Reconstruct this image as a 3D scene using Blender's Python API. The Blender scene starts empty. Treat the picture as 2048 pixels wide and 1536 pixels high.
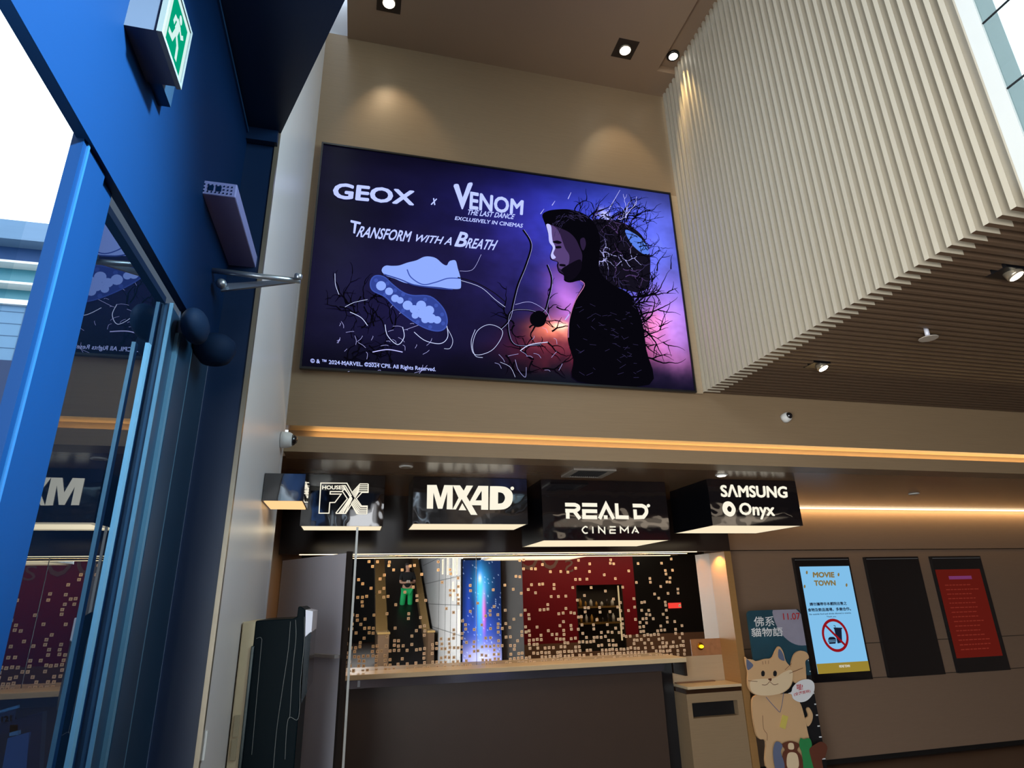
import bpy, bmesh, math, random
from mathutils import Vector, Matrix, noise
from math import sin, cos, radians, pi, exp, hypot, atan2

S = bpy.context.scene
COL = S.collection
random.seed(7)

# ------------------------------------------------------------------ camera
F = 1210.0                      # focal length in pixels of a 2048x1536 frame
YAW, PIT, ROL = radians(14.45), radians(19.35), radians(-1.43)
CAM = Vector((0, 0, 1.6))
_f = Vector((sin(YAW)*cos(PIT), cos(YAW)*cos(PIT), sin(PIT)))
_r = Vector((cos(YAW), -sin(YAW), 0.0))
_u = _r.cross(_f)
R2 = cos(ROL)*_r + sin(ROL)*_u
U2 = -sin(ROL)*_r + cos(ROL)*_u
cd = bpy.data.cameras.new('camera')
cd.sensor_fit = 'HORIZONTAL'; cd.sensor_width = 36.0; cd.lens = 36.0*F/2048.0
cd.clip_start = 0.02; cd.clip_end = 200
cam = bpy.data.objects.new('camera', cd); COL.objects.link(cam)
M = Matrix((R2, U2, -_f)).transposed().to_4x4(); M.translation = CAM
cam.matrix_world = M
S.camera = cam

def ray(px, py): return R2*((px-1024)/F) - U2*((py-768)/F) + _f
def atY(px, py, D):
    d = ray(px, py); return CAM + d*(D/d.y)
def atX(px, py, D):
    d = ray(px, py); return CAM + d*(D/d.x)
def atZ(px, py, D):
    d = ray(px, py); return CAM + d*((D-1.6)/d.z)

# ------------------------------------------------------------------ view and sky
S.view_settings.view_transform = 'Standard'
S.view_settings.look = 'None'
S.view_settings.gamma = 1.0
S.view_settings.use_curve_mapping = False
S.view_settings.exposure = 0.0
S.render.engine = 'CYCLES'
S.cycles.use_denoising = True
S.cycles.max_bounces = 8
S.cycles.transparent_max_bounces = 16
S.cycles.caustics_reflective = False
S.cycles.caustics_refractive = False
S.cycles.sample_clamp_indirect = 4.0
world = bpy.data.worlds.new('sky'); S.world = world; world.use_nodes = True
wn = world.node_tree.nodes; wl = world.node_tree.links
bg = wn['Background']
tc = wn.new('ShaderNodeTexCoord'); sx = wn.new('ShaderNodeSeparateXYZ')
cr = wn.new('ShaderNodeValToRGB')
wl.new(tc.outputs['Generated'], sx.inputs[0]); wl.new(sx.outputs['Z'], cr.inputs[0])
cr.color_ramp.elements[0].position = 0.0; cr.color_ramp.elements[0].color = (0.62, 0.8, 1.0, 1)
cr.color_ramp.elements[1].position = 0.6; cr.color_ramp.elements[1].color = (0.80, 0.92, 1.0, 1)
wl.new(cr.outputs[0], bg.inputs[0]); bg.inputs[1].default_value = 3.4

def area(name, loc, rot, sx_, sy_, power, color, spread=180):
    l = bpy.data.lights.new(name, 'AREA'); l.shape = 'RECTANGLE'; l.size = sx_; l.size_y = sy_
    l.energy = power; l.color = color; l.spread = radians(spread)
    o = bpy.data.objects.new(name, l); COL.objects.link(o); o.location = loc; o.rotation_euler = rot
    return o
# daylight entering through the right-hand upper glazing and the glazing above the entrance
# (each area lamp sits just outside its real window)
area('daylight_entrance', (-0.78, -2.0, 1.35), (0, radians(-90), 0), 2.2, 5.5, 560, (1.0, 0.96, 0.90))
area('daylight_upper_left', (-0.72, 0.35, 5.0), (0, radians(-90), 0), 2.0, 2.2, 28, (0.95, 0.96, 1.0), 110)
area('daylight_upper_right', (2.60, -0.2, 4.2), (0, radians(90), 0), 2.2, 2.1, 290, (0.84, 0.92, 1.0), 125)
sb = bpy.data.lights.new('flare_spot', 'SPOT'); sb.energy = 29000; sb.color = (0.9, 0.96, 1.0); sb.spot_size = radians(32); sb.spot_blend = 1.0; sb.shadow_soft_size = 0.25  # added spot imitating the blue lens-flare glow on the header
sbo = bpy.data.objects.new('flare_spot', sb); COL.objects.link(sbo); sbo.location = (2.66, -0.72, 4.74)
sbo.rotation_euler = (Vector((-0.6, 0.64, 2.58))-sbo.location).to_track_quat('-Z', 'Y').to_euler()

# ------------------------------------------------------------------ materials
def srgb(r, g, b):
    def c(v):
        v /= 255.0
        return v/12.92 if v <= 0.04045 else ((v+0.055)/1.055)**2.4
    return (c(r), c(g), c(b), 1.0)

MATS = {}
def mat(name, col=(0.5, 0.5, 0.5, 1), rough=0.5, metal=0.0, spec=0.5, emit=None, es=0.0,
        var=0.0, vscale=8.0, grain=None, bump=0.0, bscale=20.0, coat=0.0):
    if name in MATS: return MATS[name]
    m = bpy.data.materials.new(name); m.use_nodes = True
    n = m.node_tree.nodes; l = m.node_tree.links; b = n['Principled BSDF']
    b.inputs['Base Color'].default_value = col
    b.inputs['Roughness'].default_value = rough
    b.inputs['Metallic'].default_value = metal
    b.inputs['Specular IOR Level'].default_value = spec
    b.inputs['Coat Weight'].default_value = coat
    if emit:
        b.inputs['Emission Color'].default_value = emit
        b.inputs['Emission Strength'].default_value = es
    if var or bump or grain:
        t = n.new('ShaderNodeTexCoord'); mp = n.new('ShaderNodeMapping'); nz = n.new('ShaderNodeTexNoise')
        l.new(t.outputs['Object'], mp.inputs[0]); l.new(mp.outputs[0], nz.inputs['Vector'])
        if grain: mp.inputs['Scale'].default_value = grain
        nz.inputs['Scale'].default_value = vscale; nz.inputs['Detail'].default_value = 6
        if var:
            mx = n.new('ShaderNodeMix'); mx.data_type = 'RGBA'
            mx.inputs['A'].default_value = tuple(c*(1-var) for c in col[:3])+(1,)
            mx.inputs['B'].default_value = tuple(min(1, c*(1+var)) for c in col[:3])+(1,)
            l.new(nz.outputs['Fac'], mx.inputs['Factor']); l.new(mx.outputs['Result'], b.inputs['Base Color'])
        if bump:
            nb = n.new('ShaderNodeTexNoise'); nb.inputs['Scale'].default_value = bscale
            bp = n.new('ShaderNodeBump'); bp.inputs['Strength'].default_value = bump; bp.inputs['Distance'].default_value = 0.02
            l.new(t.outputs['Object'], nb.inputs['Vector'])
            l.new(nb.outputs['Fac'], bp.inputs['Height']); l.new(bp.outputs[0], b.inputs['Normal'])
    MATS[name] = m
    return m

def emis(name, col, st):
    if name in MATS: return MATS[name]
    m = bpy.data.materials.new(name); m.use_nodes = True
    n = m.node_tree.nodes; l = m.node_tree.links
    n.remove(n['Principled BSDF']); e = n.new('ShaderNodeEmission')
    e.inputs[0].default_value = col; e.inputs[1].default_value = st
    l.new(e.outputs[0], n['Material Output'].inputs[0]); MATS[name] = m
    return m

def glass(name, tint, gloss, mul=1.6, rough=0.0):
    m = bpy.data.materials.new(name); m.use_nodes = True
    n = m.node_tree.nodes; l = m.node_tree.links; n.remove(n['Principled BSDF'])
    tr = n.new('ShaderNodeBsdfTransparent'); tr.inputs[0].default_value = tint
    gl = n.new('ShaderNodeBsdfGlossy'); gl.inputs['Roughness'].default_value = rough
    gl.inputs['Color'].default_value = (0.85, 0.93, 1, 1)
    fr = n.new('ShaderNodeFresnel'); fr.inputs[0].default_value = 1.5
    mm = n.new('ShaderNodeMath'); mm.operation = 'MULTIPLY_ADD'; mm.inputs[1].default_value = mul; mm.inputs[2].default_value = gloss
    mm.use_clamp = True
    mx = n.new('ShaderNodeMixShader')
    ge = n.new('ShaderNodeNewGeometry'); iv = n.new('ShaderNodeMath'); iv.operation = 'SUBTRACT'; iv.inputs[0].default_value = 1.0
    m2 = n.new('ShaderNodeMath'); m2.operation = 'MULTIPLY'
    l.new(ge.outputs['Backfacing'], iv.inputs[1]); l.new(mm.outputs[0], m2.inputs[0]); l.new(iv.outputs[0], m2.inputs[1])
    l.new(fr.outputs[0], mm.inputs[0]); l.new(m2.outputs[0], mx.inputs[0])
    l.new(tr.outputs[0], mx.inputs[1]); l.new(gl.outputs[0], mx.inputs[2])
    l.new(mx.outputs[0], n['Material Output'].inputs[0]); MATS[name] = m
    return m

VENEER = mat('beige_veneer', srgb(144, 121, 94), 0.42, var=0.10, vscale=3.0, grain=(2, 2, 60), spec=0.35)
VENEER_H = mat('beige_veneer_fine', srgb(172, 152, 126), 0.38, var=0.08, vscale=4.0, grain=(1, 1, 40), spec=0.4)
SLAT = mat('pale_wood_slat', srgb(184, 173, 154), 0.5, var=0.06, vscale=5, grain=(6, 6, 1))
SLATBACK = mat('slat_backing', srgb(62, 56, 48), 0.8, var=0.05)
CEIL = mat('brown_ceiling', srgb(140, 116, 94), 0.45, var=0.05, vscale=3)
SOFFIT = mat('glossy_brown_soffit', srgb(126, 100, 76), 0.27, var=0.08, vscale=4, grain=(1, 8, 1), spec=0.6)
FASCIA = mat('dark_brown_gloss_panel', srgb(44, 32, 27), 0.18, spec=0.5, var=0.1)
LAMWALL = mat('brown_laminate', srgb(128, 104, 86), 0.5, var=0.06, vscale=5, grain=(2, 2, 30), spec=0.3)
LAMDARK = mat('dark_brown_laminate', srgb(112, 90, 72), 0.5, var=0.06, vscale=5, grain=(2, 2, 30))
PILLAR = mat('pale_satin_panel', srgb(232, 226, 226), 0.32, var=0.04, vscale=2, grain=(1, 1, 0.2), spec=0.5)
FLAREBLUE = mat('flare_blue_metal', (0.0003, 0.011, 0.045, 1), 0.55, metal=0.0, var=0.1, vscale=2, spec=0.08)  # blue lens flare put into the colour of dark grey metal
FLAREEDGE = mat('flare_metal_edge', (0.006, 0.05, 0.14, 1), 0.4, metal=0.2, var=0.05)  # edge lines carry the same flare blue in their colour
NAVY = mat('navy_coated_panel', (0.004, 0.016, 0.05, 1), 0.35, var=0.15, vscale=2)
NAVYMID = mat('flare_slate_metal', (0.010, 0.035, 0.075, 1), 0.35, metal=0.3, var=0.1)  # weaker flare blue put into the lower frame colour
BLACK = mat('black_plastic', (0.006, 0.006, 0.008, 1), 0.3, var=0.1)
BLACKGLOSS = mat('black_gloss_acrylic', (0.008, 0.007, 0.009, 1), 0.03, spec=0.8, coat=1.0, bump=0.35, bscale=3.5)
BLACKFLAT = mat('black_side_panel', (0.004, 0.004, 0.006, 1), 0.25, var=0.1)
WHITE = mat('white_plastic', srgb(225, 225, 222), 0.4, var=0.02)
GREYM = mat('grey_painted_metal', srgb(222, 222, 236), 0.42, var=0.04, vscale=3, metal=0.1)
ALU = mat('brushed_aluminium', srgb(165, 175, 185), 0.3, metal=0.8, var=0.05)
GOLDALU = mat('warm_metal_edge', srgb(150, 138, 120), 0.3, metal=0.6, var=0.05)
FLOORM = mat('brown_stone_floor', srgb(70, 52, 42), 0.35, var=0.2, vscale=6)
CREAM = mat('cream_enamel', srgb(200, 184, 150), 0.4, var=0.03)
WARM = emis('warm_lamp', (1.0, 0.83, 0.55, 1), 9.0)
COOLWARM = emis('soft_white_lamp', (1.0, 0.93, 0.78, 1), 10.0)
SIGNLIT = emis('lit_cream_acrylic', (1.0, 0.93, 0.76, 1), 1.0)
UNDERLIT = emis('lit_sign_underside', (1.0, 0.84, 0.58, 1), 1.0)
LEDSTRIP = emis('warm_led_strip', (1.0, 0.68, 0.28, 1), 3.0)
LEDLINE = emis('warm_white_led_line', (1.0, 0.80, 0.50, 1), 3.0)

# ------------------------------------------------------------------ object helpers
ORG = {}
class MB:
    """collects shapes in world coordinates and links them as one mesh object"""
    def __init__(s): s.v = []; s.f = []; s.m = []; s.sm = []
    def face(s, idx, m=0, sm=False): s.f.append(idx); s.m.append(m); s.sm.append(sm)
    def add(s, vs, fs, m=0, sm=False):
        b = len(s.v); s.v += [Vector(v) for v in vs]
        for f in fs: s.face([i+b for i in f], m, sm)
        return s
    def box(s, x0, x1, y0, y1, z0, z1, m=0):
        vs = [(x0,y0,z0),(x1,y0,z0),(x1,y1,z0),(x0,y1,z0),(x0,y0,z1),(x1,y0,z1),(x1,y1,z1),(x0,y1,z1)]
        return s.add(vs, [(0,3,2,1),(4,5,6,7),(0,1,5,4),(1,2,6,5),(2,3,7,6),(3,0,4,7)], m)
    def prism(s, pts, off, m=0):
        """pts: planar polygon of 3D points, extruded by vector off"""
        n = len(pts); off = Vector(off); P = [Vector(p) for p in pts]
        fs = [tuple(range(n)), tuple(range(2*n-1, n-1, -1))]
        fs += [(i, i+n, (i+1) % n+n, (i+1) % n) for i in range(n)]
        return s.add(P+[p+off for p in P], fs, m)
    def tube(s, pts, r, n=10, m=0, cap=True):
        P = [Vector(p) for p in pts]; rr = r if isinstance(r, (list, tuple)) else [r]*len(P)
        b = len(s.v)
        for i, p in enumerate(P):
            t = (P[min(i+1, len(P)-1)]-P[max(i-1, 0)]).normalized()
            a = t.cross(Vector((0, 0, 1))) if abs(t.z) < 0.95 else t.cross(Vector((1, 0, 0)))
            a.normalize(); c = t.cross(a)
            for k in range(n):
                q = 2*pi*k/n; s.v.append(p+a*(rr[i]*cos(q))+c*(rr[i]*sin(q)))
        for i in range(len(P)-1):
            for k in range(n):
                k2 = (k+1) % n
                s.face([b+i*n+k, b+i*n+k2, b+(i+1)*n+k2, b+(i+1)*n+k], m, True)
        if cap:
            s.face([b+k for k in range(n-1, -1, -1)], m); s.face([b+(len(P)-1)*n+k for k in range(n)], m)
        return s
    def cyl(s, a, b_, r, n=20, m=0): return s.tube([a, b_], r, n, m)
    def lathe(s, c, axis, prof, n=20, m=0):
        """prof: (radius, distance along axis)"""
        ax = Vector(axis).normalized(); c = Vector(c)
        a = ax.cross(Vector((0, 0, 1))) if abs(ax.z) < 0.9 else ax.cross(Vector((1, 0, 0)))
        a.normalize(); d = ax.cross(a); b = len(s.v)
        for r, h in prof:
            for k in range(n):
                q = 2*pi*k/n; s.v.append(c+ax*h+a*(r*cos(q))+d*(r*sin(q)))
        for i in range(len(prof)-1):
            for k in range(n):
                k2 = (k+1) % n; s.face([b+i*n+k, b+i*n+k2, b+(i+1)*n+k2, b+(i+1)*n+k], m, True)
        s.face([b+k for k in range(n-1, -1, -1)], m); s.face([b+(len(prof)-1)*n+k for k in range(n)], m)
        return s
    def ball(s, c, rx, ry, rz, n=16, k=10, m=0):
        b = len(s.v); c = Vector(c)
        for i in range(k+1):
            t = pi*i/k
            for j in range(n):
                q = 2*pi*j/n; s.v.append(c+Vector((rx*sin(t)*cos(q), ry*sin(t)*sin(q), rz*cos(t))))
        for i in range(k):
            for j in range(n):
                j2 = (j+1) % n; s.face([b+i*n+j, b+(i+1)*n+j, b+(i+1)*n+j2, b+i*n+j2], m, True)
        return s
    def stroke(s, pts, w, up, off, m=0, closed=False):
        """flat ribbon along a 3D polyline lying in a plane with normal off; w half widths"""
        P = [Vector(p) for p in pts]; nrm = Vector(off).normalized(); n = len(P)
        ww = w if isinstance(w, (list, tuple)) else [w]*n
        L = []; R_ = []
        for i in range(n):
            if closed: a, c = P[i-1], P[(i+1) % n]
            else: a, c = P[max(i-1, 0)], P[min(i+1, n-1)]
            d1 = (P[i]-a); d2 = (c-P[i])
            if d1.length < 1e-9: d1 = d2
            if d2.length < 1e-9: d2 = d1
            d1.normalize(); d2.normalize()
            n1 = nrm.cross(d1); n2 = nrm.cross(d2); mt = (n1+n2)
            if mt.length < 1e-6: mt = n1
            mt.normalize(); k = 1.0/max(0.35, mt.dot(n1))
            L.append(P[i]+mt*ww[i]*k); R_.append(P[i]-mt*ww[i]*k)
        o = Vector(off); cnt = n if closed else n-1
        for i in range(cnt):
            j = (i+1) % n
            if up: s.prism([L[i], L[j], R_[j], R_[i]], o, m)
            else: s.add([L[i]+o, L[j]+o, R_[j]+o, R_[i]+o], [(0, 1, 2, 3)], m)
        return s
    def build(s, name, mats, parent=None, bevel=0.0, label=None):
        me = bpy.data.meshes.new(name); o = bpy.data.objects.new(name, me); COL.objects.link(o)
        root = parent
        while root is not None and root.parent is not None: root = root.parent
        org = ORG.get(root.name, Vector((0, 0, 0))) if root is not None else Vector((0, 0, 0))
        me.from_pydata([tuple(v-org) for v in s.v], [], s.f)
        if not isinstance(mats, (list, tuple)): mats = [mats]
        for m in mats: me.materials.append(m)
        me.polygons.foreach_set('material_index', s.m); me.polygons.foreach_set('use_smooth', s.sm)
        bm = bmesh.new(); bm.from_mesh(me)
        bmesh.ops.recalc_face_normals(bm, faces=bm.faces); bm.to_mesh(me); bm.free()
        me.update()
        if parent is not None: o.parent = parent
        if bevel:
            b = o.modifiers.new('bevel', 'BEVEL'); b.width = bevel; b.segments = 2; b.limit_method = 'ANGLE'
        if label: o['label'] = label
        return o

def tag(o, label, cat, group=None, kind=None):
    o['label'] = label; o['category'] = cat
    if group: o['group'] = group
    if kind: o['kind'] = kind
    return o
def thing(name, label, cat, loc, group=None):
    o = bpy.data.objects.new(name, None); COL.objects.link(o); o.location = loc
    o.empty_display_size = 0.1
    ORG[o.name] = Vector(loc)
    return tag(o, label, cat, group)
def struct(name, mb, mats, parent=None, label=None):
    o = mb.build(name, mats, parent)
    if parent is None: o['kind'] = 'structure'
    if label: o['label'] = label
    return o
def clone(root, delta, label=None):
    r = root.copy(); COL.objects.link(r); r.location = root.location+Vector(delta)
    if label: r['label'] = label
    for ch in list(root.children):
        c = ch.copy(); COL.objects.link(c); c.parent = r
        for g in ch.children:
            d = g.copy(); COL.objects.link(d); d.parent = c
    return r

_tc = {}
def text_geo(s, bold=0.0, shear=0.0):
    """outline mesh of a string as (verts 2D normalised to its box, faces, aspect)"""
    k = (s, bold, shear)
    if k in _tc: return _tc[k]
    c = bpy.data.curves.new('txt', 'FONT'); c.body = s; c.size = 1; c.offset = max(0.0, -bold); c.shear = shear
    c.resolution_u = 3; c.fill_mode = 'FRONT'
    o = bpy.data.objects.new('txt', c); COL.objects.link(o)
    bpy.context.view_layer.update()
    dg = bpy.context.evaluated_depsgraph_get()
    me = bpy.data.meshes.new_from_object(o.evaluated_get(dg))
    vs = [v.co.copy() for v in me.vertices]; fs = [tuple(p.vertices) for p in me.polygons]
    bpy.data.objects.remove(o); bpy.data.curves.remove(c); bpy.data.meshes.remove(me)
    if not vs: _tc[k] = ([], [], 1); return _tc[k]
    if bold > 0:   # heavier strokes: the outline repeated with small shifts
        n0 = len(vs); base = list(vs); bf = list(fs)
        for q_ in range(8):
            dv = Vector((bold*cos(q_*pi/4), bold*sin(q_*pi/4), 0)); o_ = len(vs)
            vs += [v+dv for v in base]; fs += [tuple(i+o_ for i in f) for f in bf]
    x0 = min(v.x for v in vs); x1 = max(v.x for v in vs); y0 = min(v.y for v in vs); y1 = max(v.y for v in vs)
    w = max(1e-6, x1-x0); h = max(1e-6, y1-y0)
    _tc[k] = ([((v.x-x0)/w, (v.y-y0)/h) for v in vs], fs, w/h)
    return _tc[k]
def put_text(mb, s, tl, tr, bl, br, off=(0, 0, 0), m=0, bold=0.0, shear=0.0):
    """fit the string's box to the quad tl tr bl br (3D points)"""
    vs, fs, _ = text_geo(s, bold, shear)
    tl, tr, bl, br = [Vector(p) for p in (tl, tr, bl, br)]; off = Vector(off)
    P = [(bl*(1-a)+br*a)*(1-b)+(tl*(1-a)+tr*a)*b+off for a, b in vs]
    mb.add(P, fs, m)
def px_text(mb, s, box, D, off=(0, 0, 0), m=0, bold=0.0, shear=0.0):
    """box: photo pixels of tl, tr, bl, br on the wall plane y = D"""
    q = [atY(p[0], p[1], D) for p in box]
    put_text(mb, s, *q, off=off, m=m, bold=bold, shear=shear)

# =================================================================== SETTING
W1 = 3.75     # upper wall carrying the display
W2 = 5.75     # lower rear wall with the poster displays
YF = 5.38     # booth front
YM = 5.65     # mirror
SZ = 2.45     # low soffit height
CZ = 5.75     # main ceiling height
SLZ = 2.975   # underside of the slatted volume
FX = -0.6     # entrance facade

struct('floor', MB().box(-0.62, 9.2, -17, 6.3, -0.1, 0.0), FLOORM)
# upper wall with its light slot
w = MB()
w.box(-0.6, 2.42, W1, W1+0.12, 2.61, CZ+0.02)
w.box(2.42, 9.2, W1, W1+0.12, 2.61, SLZ+0.4)
w.box(-0.45, 9.2, W1, W1+0.14, 2.448, 2.543)
w.box(-0.45, 9.2, W1+0.14, W1+0.2, 2.448, 2.75)
struct('wall_front', w, VENEER)
struct('trim_1', MB().box(-0.45, -0.292, W1, W1+0.12, CZ+0.02, 6.6), mat('pale_upper_panel', srgb(190, 195, 205), 0.5, var=0.03))
struct('trim_2', MB().box(-0.43, 9.0, W1+0.128, W1+0.138, 2.548, 2.556), LEDSTRIP, label='warm lit strip inside the wall slot')
l = area('slot_light', (4.3, W1+0.10, 2.552), (pi, 0, 0), 9.2, 0.03, 15, (1.0, 0.66, 0.28))
# low soffit and walls behind
struct('ceiling', MB().box(-0.6, 9.2, W1+0.14, 6.1, SZ, SZ+0.1), SOFFIT, label='glossy brown low soffit over the counter')
w = MB()
w.box(3.53, 9.2, W2, W2+0.1, 2.0, SZ); w.box(3.53, 9.2, W2+0.004, W2+0.1, 0.05, 1.992)
struct('wall_rear', w, LAMWALL)
struct('wall_rear', MB().box(3.5, 9.2, W2+0.101, W2+0.12, 0, SZ), LAMDARK)
struct('baseboard_rear', MB().box(3.5, 9.2, W2+0.03, W2+0.06, 0.0, 0.055), mat('black_recess', (0.004, 0.003, 0.003, 1), 0.6, var=0.1))
struct('trim_3', MB().box(3.6, 9.0, W2-0.03, W2-0.008, SZ-0.018, SZ-0.004), LEDLINE, label='warm line of light where wall meets soffit')
area('cove_light', (6.3, W2-0.05, SZ-0.02), (radians(20), 0, 0), 5.4, 0.03, 14, (1.0, 0.68, 0.30))
j = MB()
for z in (1.055, 0.728):
    j.box(3.55, 9.2, W2-0.001, W2+0.006, z-0.003, z+0.003)
struct('trim_4', j, mat('dark_joint', (0.02, 0.014, 0.01, 1), 0.6, var=0.1))
# booth front: dark fascia above the mirror, side pier, reveal
struct('wall_booth', MB().box(-0.6, 3.53, YF, YF+0.02, 1.965, SZ).box(-0.6, 3.46, YF+0.02, 6.0, 1.985, 2.3), FASCIA)
struct('wall_pier', MB().box(3.46, 3.53, YF+0.0, 6.0, 0.0, 1.965), mat('tan_veneer', srgb(150, 112, 68), 0.4, var=0.08, vscale=4.0, grain=(1, 1, 40)))
struct('trim_5', MB().box(-0.44, 3.17, YF+0.0, YF+0.012, 1.960, 1.965), LEDLINE, label='thin warm line of light above the mirror')
area('booth_light', (1.5, YF+0.12, 1.975), (0, 0, 0), 3.6, 0.02, 11, (1.0, 0.62, 0.28))
sp = bpy.data.lights.new('reveal_lamp', 'SPOT'); sp.energy = 9; sp.color = (1, 0.58, 0.2); sp.spot_size = radians(110); sp.shadow_soft_size = 0.02
so = bpy.data.objects.new('reveal_lamp', sp); COL.objects.link(so); so.location = (3.37, YF+0.1, 1.94); so.rotation_euler = (0, radians(-20), 0)
struct('wall_left', MB().box(-0.75, -0.6, 3.75, 6.0, 0, SZ), LAMDARK)
struct('wall_side', MB().box(9.2, 9.3, -17, 6.1, 0, 3.4), LAMWALL)
# ceiling high up, with its lamp slot beside the slats
c = MB()
c.box(-0.292, 2.232, -16.2, W1, CZ, CZ+0.35)
c.box(-0.7, -0.292, -16.2, -9.5, CZ, CZ+0.35)
c.box(2.232, 2.46, 3.5, W1, CZ, CZ+0.35)
c.box(2.232, 2.46, -16.2, 3.5, CZ+0.07, CZ+0.35)
struct('ceiling', c, CEIL, label='brown high ceiling with a lamp slot')
# slatted wall (43 upright slats) and its slatted underside
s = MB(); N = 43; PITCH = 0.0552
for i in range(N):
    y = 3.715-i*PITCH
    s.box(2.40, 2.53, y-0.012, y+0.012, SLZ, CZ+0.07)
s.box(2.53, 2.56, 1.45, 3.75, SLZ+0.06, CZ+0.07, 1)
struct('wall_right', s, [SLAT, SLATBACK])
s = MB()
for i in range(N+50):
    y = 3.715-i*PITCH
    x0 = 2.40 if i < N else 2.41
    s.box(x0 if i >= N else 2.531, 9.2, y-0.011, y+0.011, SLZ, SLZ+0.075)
    if i < N: s.box(2.40, 2.5305, y-0.0109, y+0.0109, SLZ-0.0005, SLZ)  # brown skin puts shade onto the pale slats' undersides
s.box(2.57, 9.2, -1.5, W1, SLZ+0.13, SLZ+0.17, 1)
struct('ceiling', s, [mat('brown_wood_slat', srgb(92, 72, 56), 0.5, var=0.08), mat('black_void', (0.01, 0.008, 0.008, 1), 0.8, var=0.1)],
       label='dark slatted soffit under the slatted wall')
struct('ceiling', MB().box(2.41, 9.2, -17, -1.5, SLZ, SLZ+0.1), CEIL, label='plain far ceiling')
# end panel beside the slats and the upper glazing beyond it
struct('trim_6', MB().box(2.398, 2.52, 1.338, 1.40, SLZ-0.02, CZ+0.07), mat('pale_end_panel', srgb(205, 205, 200), 0.5, var=0.03))
g = MB().box(2.405, 2.415, -1.2, 1.336, SLZ, CZ+0.07)
RGLASS = glass('frosted_cyan_glass', (0.66, 0.73, 0.735, 1), 0.01, mul=0.2)
wnd = struct('window_1', MB().box(2.44, 2.50, -1.2, 1.33, SLZ-0.02, SLZ+0.04).box(2.44, 2.50, -1.2, 1.33, CZ+0.0, CZ+0.07), ALU)
g.build('glass_pane', RGLASS, wnd)
k = MB()
zz = [3.10, 3.365+0.09, 3.80, 4.2, 4.6, 5.0, 5.4]
for z in zz: k.box(2.40, 2.406, -1.2, 1.336, z-0.003, z+0.003)
for y in (0.55, -0.3, -1.15): k.box(2.40, 2.406, y-0.003, y+0.003, SLZ, CZ)
k.build('joint', BLACK, wnd)

# glazing high above the entrance (daylight on the slats)
struct('wall_daylight_block', MB().box(-0.66, -0.6, -9.5, -0.8, 3.92, 6.3).box(2.42, 2.5, -9.5, -1.2, SLZ+0.1, CZ+0.07).box(-0.66, -0.292, -9.5, -0.8, 5.76, 6.0), CEIL)  # unseen solid walls added to cut daylight on the display wall
w3 = struct('window_2', MB().box(-0.66, -0.58, -0.8, 2.42, 3.95, 4.0).box(-0.66, -0.58, -0.8, 2.42, 6.2, 6.3), FLAREBLUE)
MB().box(-0.625, -0.615, -0.8, 2.42, 4.0, 6.2).build('glass_pane', glass('clear_glass', (0.93, 0.96, 0.97, 1), 0.0, mul=0.3), w3)

# pale satin pier wall beside the display
P = MB().box(-0.6, -0.45, 2.44, W1, 0, 6.5)
pier = struct('wall_pier', P, PILLAR)
MB().box(-0.6, -0.463, 2.425, 2.4399, 0, 6.5).build('end_panel', NAVY, pier)
MB().box(-0.4629, -0.447, 2.420, 2.445, 0, 6.5).build('edge_strip', GOLDALU, pier)
rb = MB()
for yy in (3.68,):
    rb.box(-0.4505, -0.4495, yy, yy+0.004, 0, 6.5)
rb.build('seam', GREYM, pier)
# black bulkhead over the entrance
und = [(-0.15, 1.667, 3.62), (-0.404, 2.313, 3.62), (-0.44, 2.405, 3.62), (-0.6, 2.42, 3.62), (-0.66, 2.42, 3.62), (-0.66, -6, 3.62), (0.3, -6, 3.62), (0.3, 0.52, 3.62)]
struct('wall_bulkhead', MB().prism(und, (0, 0, 0.3)).box(-0.60, -0.45, 2.39, 2.419, 3.555, 3.62), NAVY, label='black bulkhead above the entrance')

# entrance facade: header, mullions, glazing
hd = MB().box(FX-0.005, FX+0.02, -6, 2.42, 2.51, 3.62)
hd.box(FX-0.005, FX, 2.0, 2.42, 0, 2.52, 1)
header = struct('wall_entrance', hd, [FLAREBLUE, NAVYMID])
hh = MB()
hh.box(FX+0.02, FX+0.028, -6, 2.42, 3.585, 3.60)
hh.build('edge_line', FLAREEDGE, header)
mu = MB().box(FX-0.012, FX+0.01, 1.185, 1.30, 0, 2.52).box(FX-0.012, FX, 1.30, 1.372, 0, 2.51)
mull = struct('trim_7', mu, FLAREBLUE, label='metal mullion with flare blue put into its colour')
MB().box(FX+0.010, FX+0.014, 1.200, 1.207, 0, 2.6).box(FX, FX+0.003, 1.302, 1.312, 0, 2.5).build('edge_line', FLAREEDGE, mull)
w2 = struct('window_3', MB().box(FX-0.08, FX-0.02, -6, 1.185, 0, 0.08), FLAREBLUE)
MB().box(FX-0.06, FX-0.05, -6, 1.185, 0.08, 2.51).build('glass_pane', MATS['clear_glass'], w2)
DGLASS = glass('tinted_door_glass', (0.20, 0.34, 0.48, 1), 0.08)
dr = struct('door_1', MB().box(FX-0.05, FX-0.005, 1.905, 2.004, 0, 2.49), NAVYMID)
MB().box(FX-0.032, FX-0.02, 1.372, 1.905, 0.0, 2.509).build('glass_pane', DGLASS, dr)
e = MB()
e.box(FX-0.008, FX+0.002, 1.770, 1.790, 0, 2.30)  # reflection stripe in the door glass, built as a pale bar
e.box(FX-0.006, FX+0.004, 1.900, 1.905, 0, 2.49)
e.box(FX-0.006, FX+0.006, 1.995, 2.018, 0, 2.43)
e.box(FX-0.002, FX+0.008, 2.155, 2.163, 0, 2.44)
e.build('edge_line', mat('flare_pale_metal', (0.06, 0.15, 0.24, 1), 0.4, metal=0.2, var=0.05), dr)  # flare tint put into the pale bar colour
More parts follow.
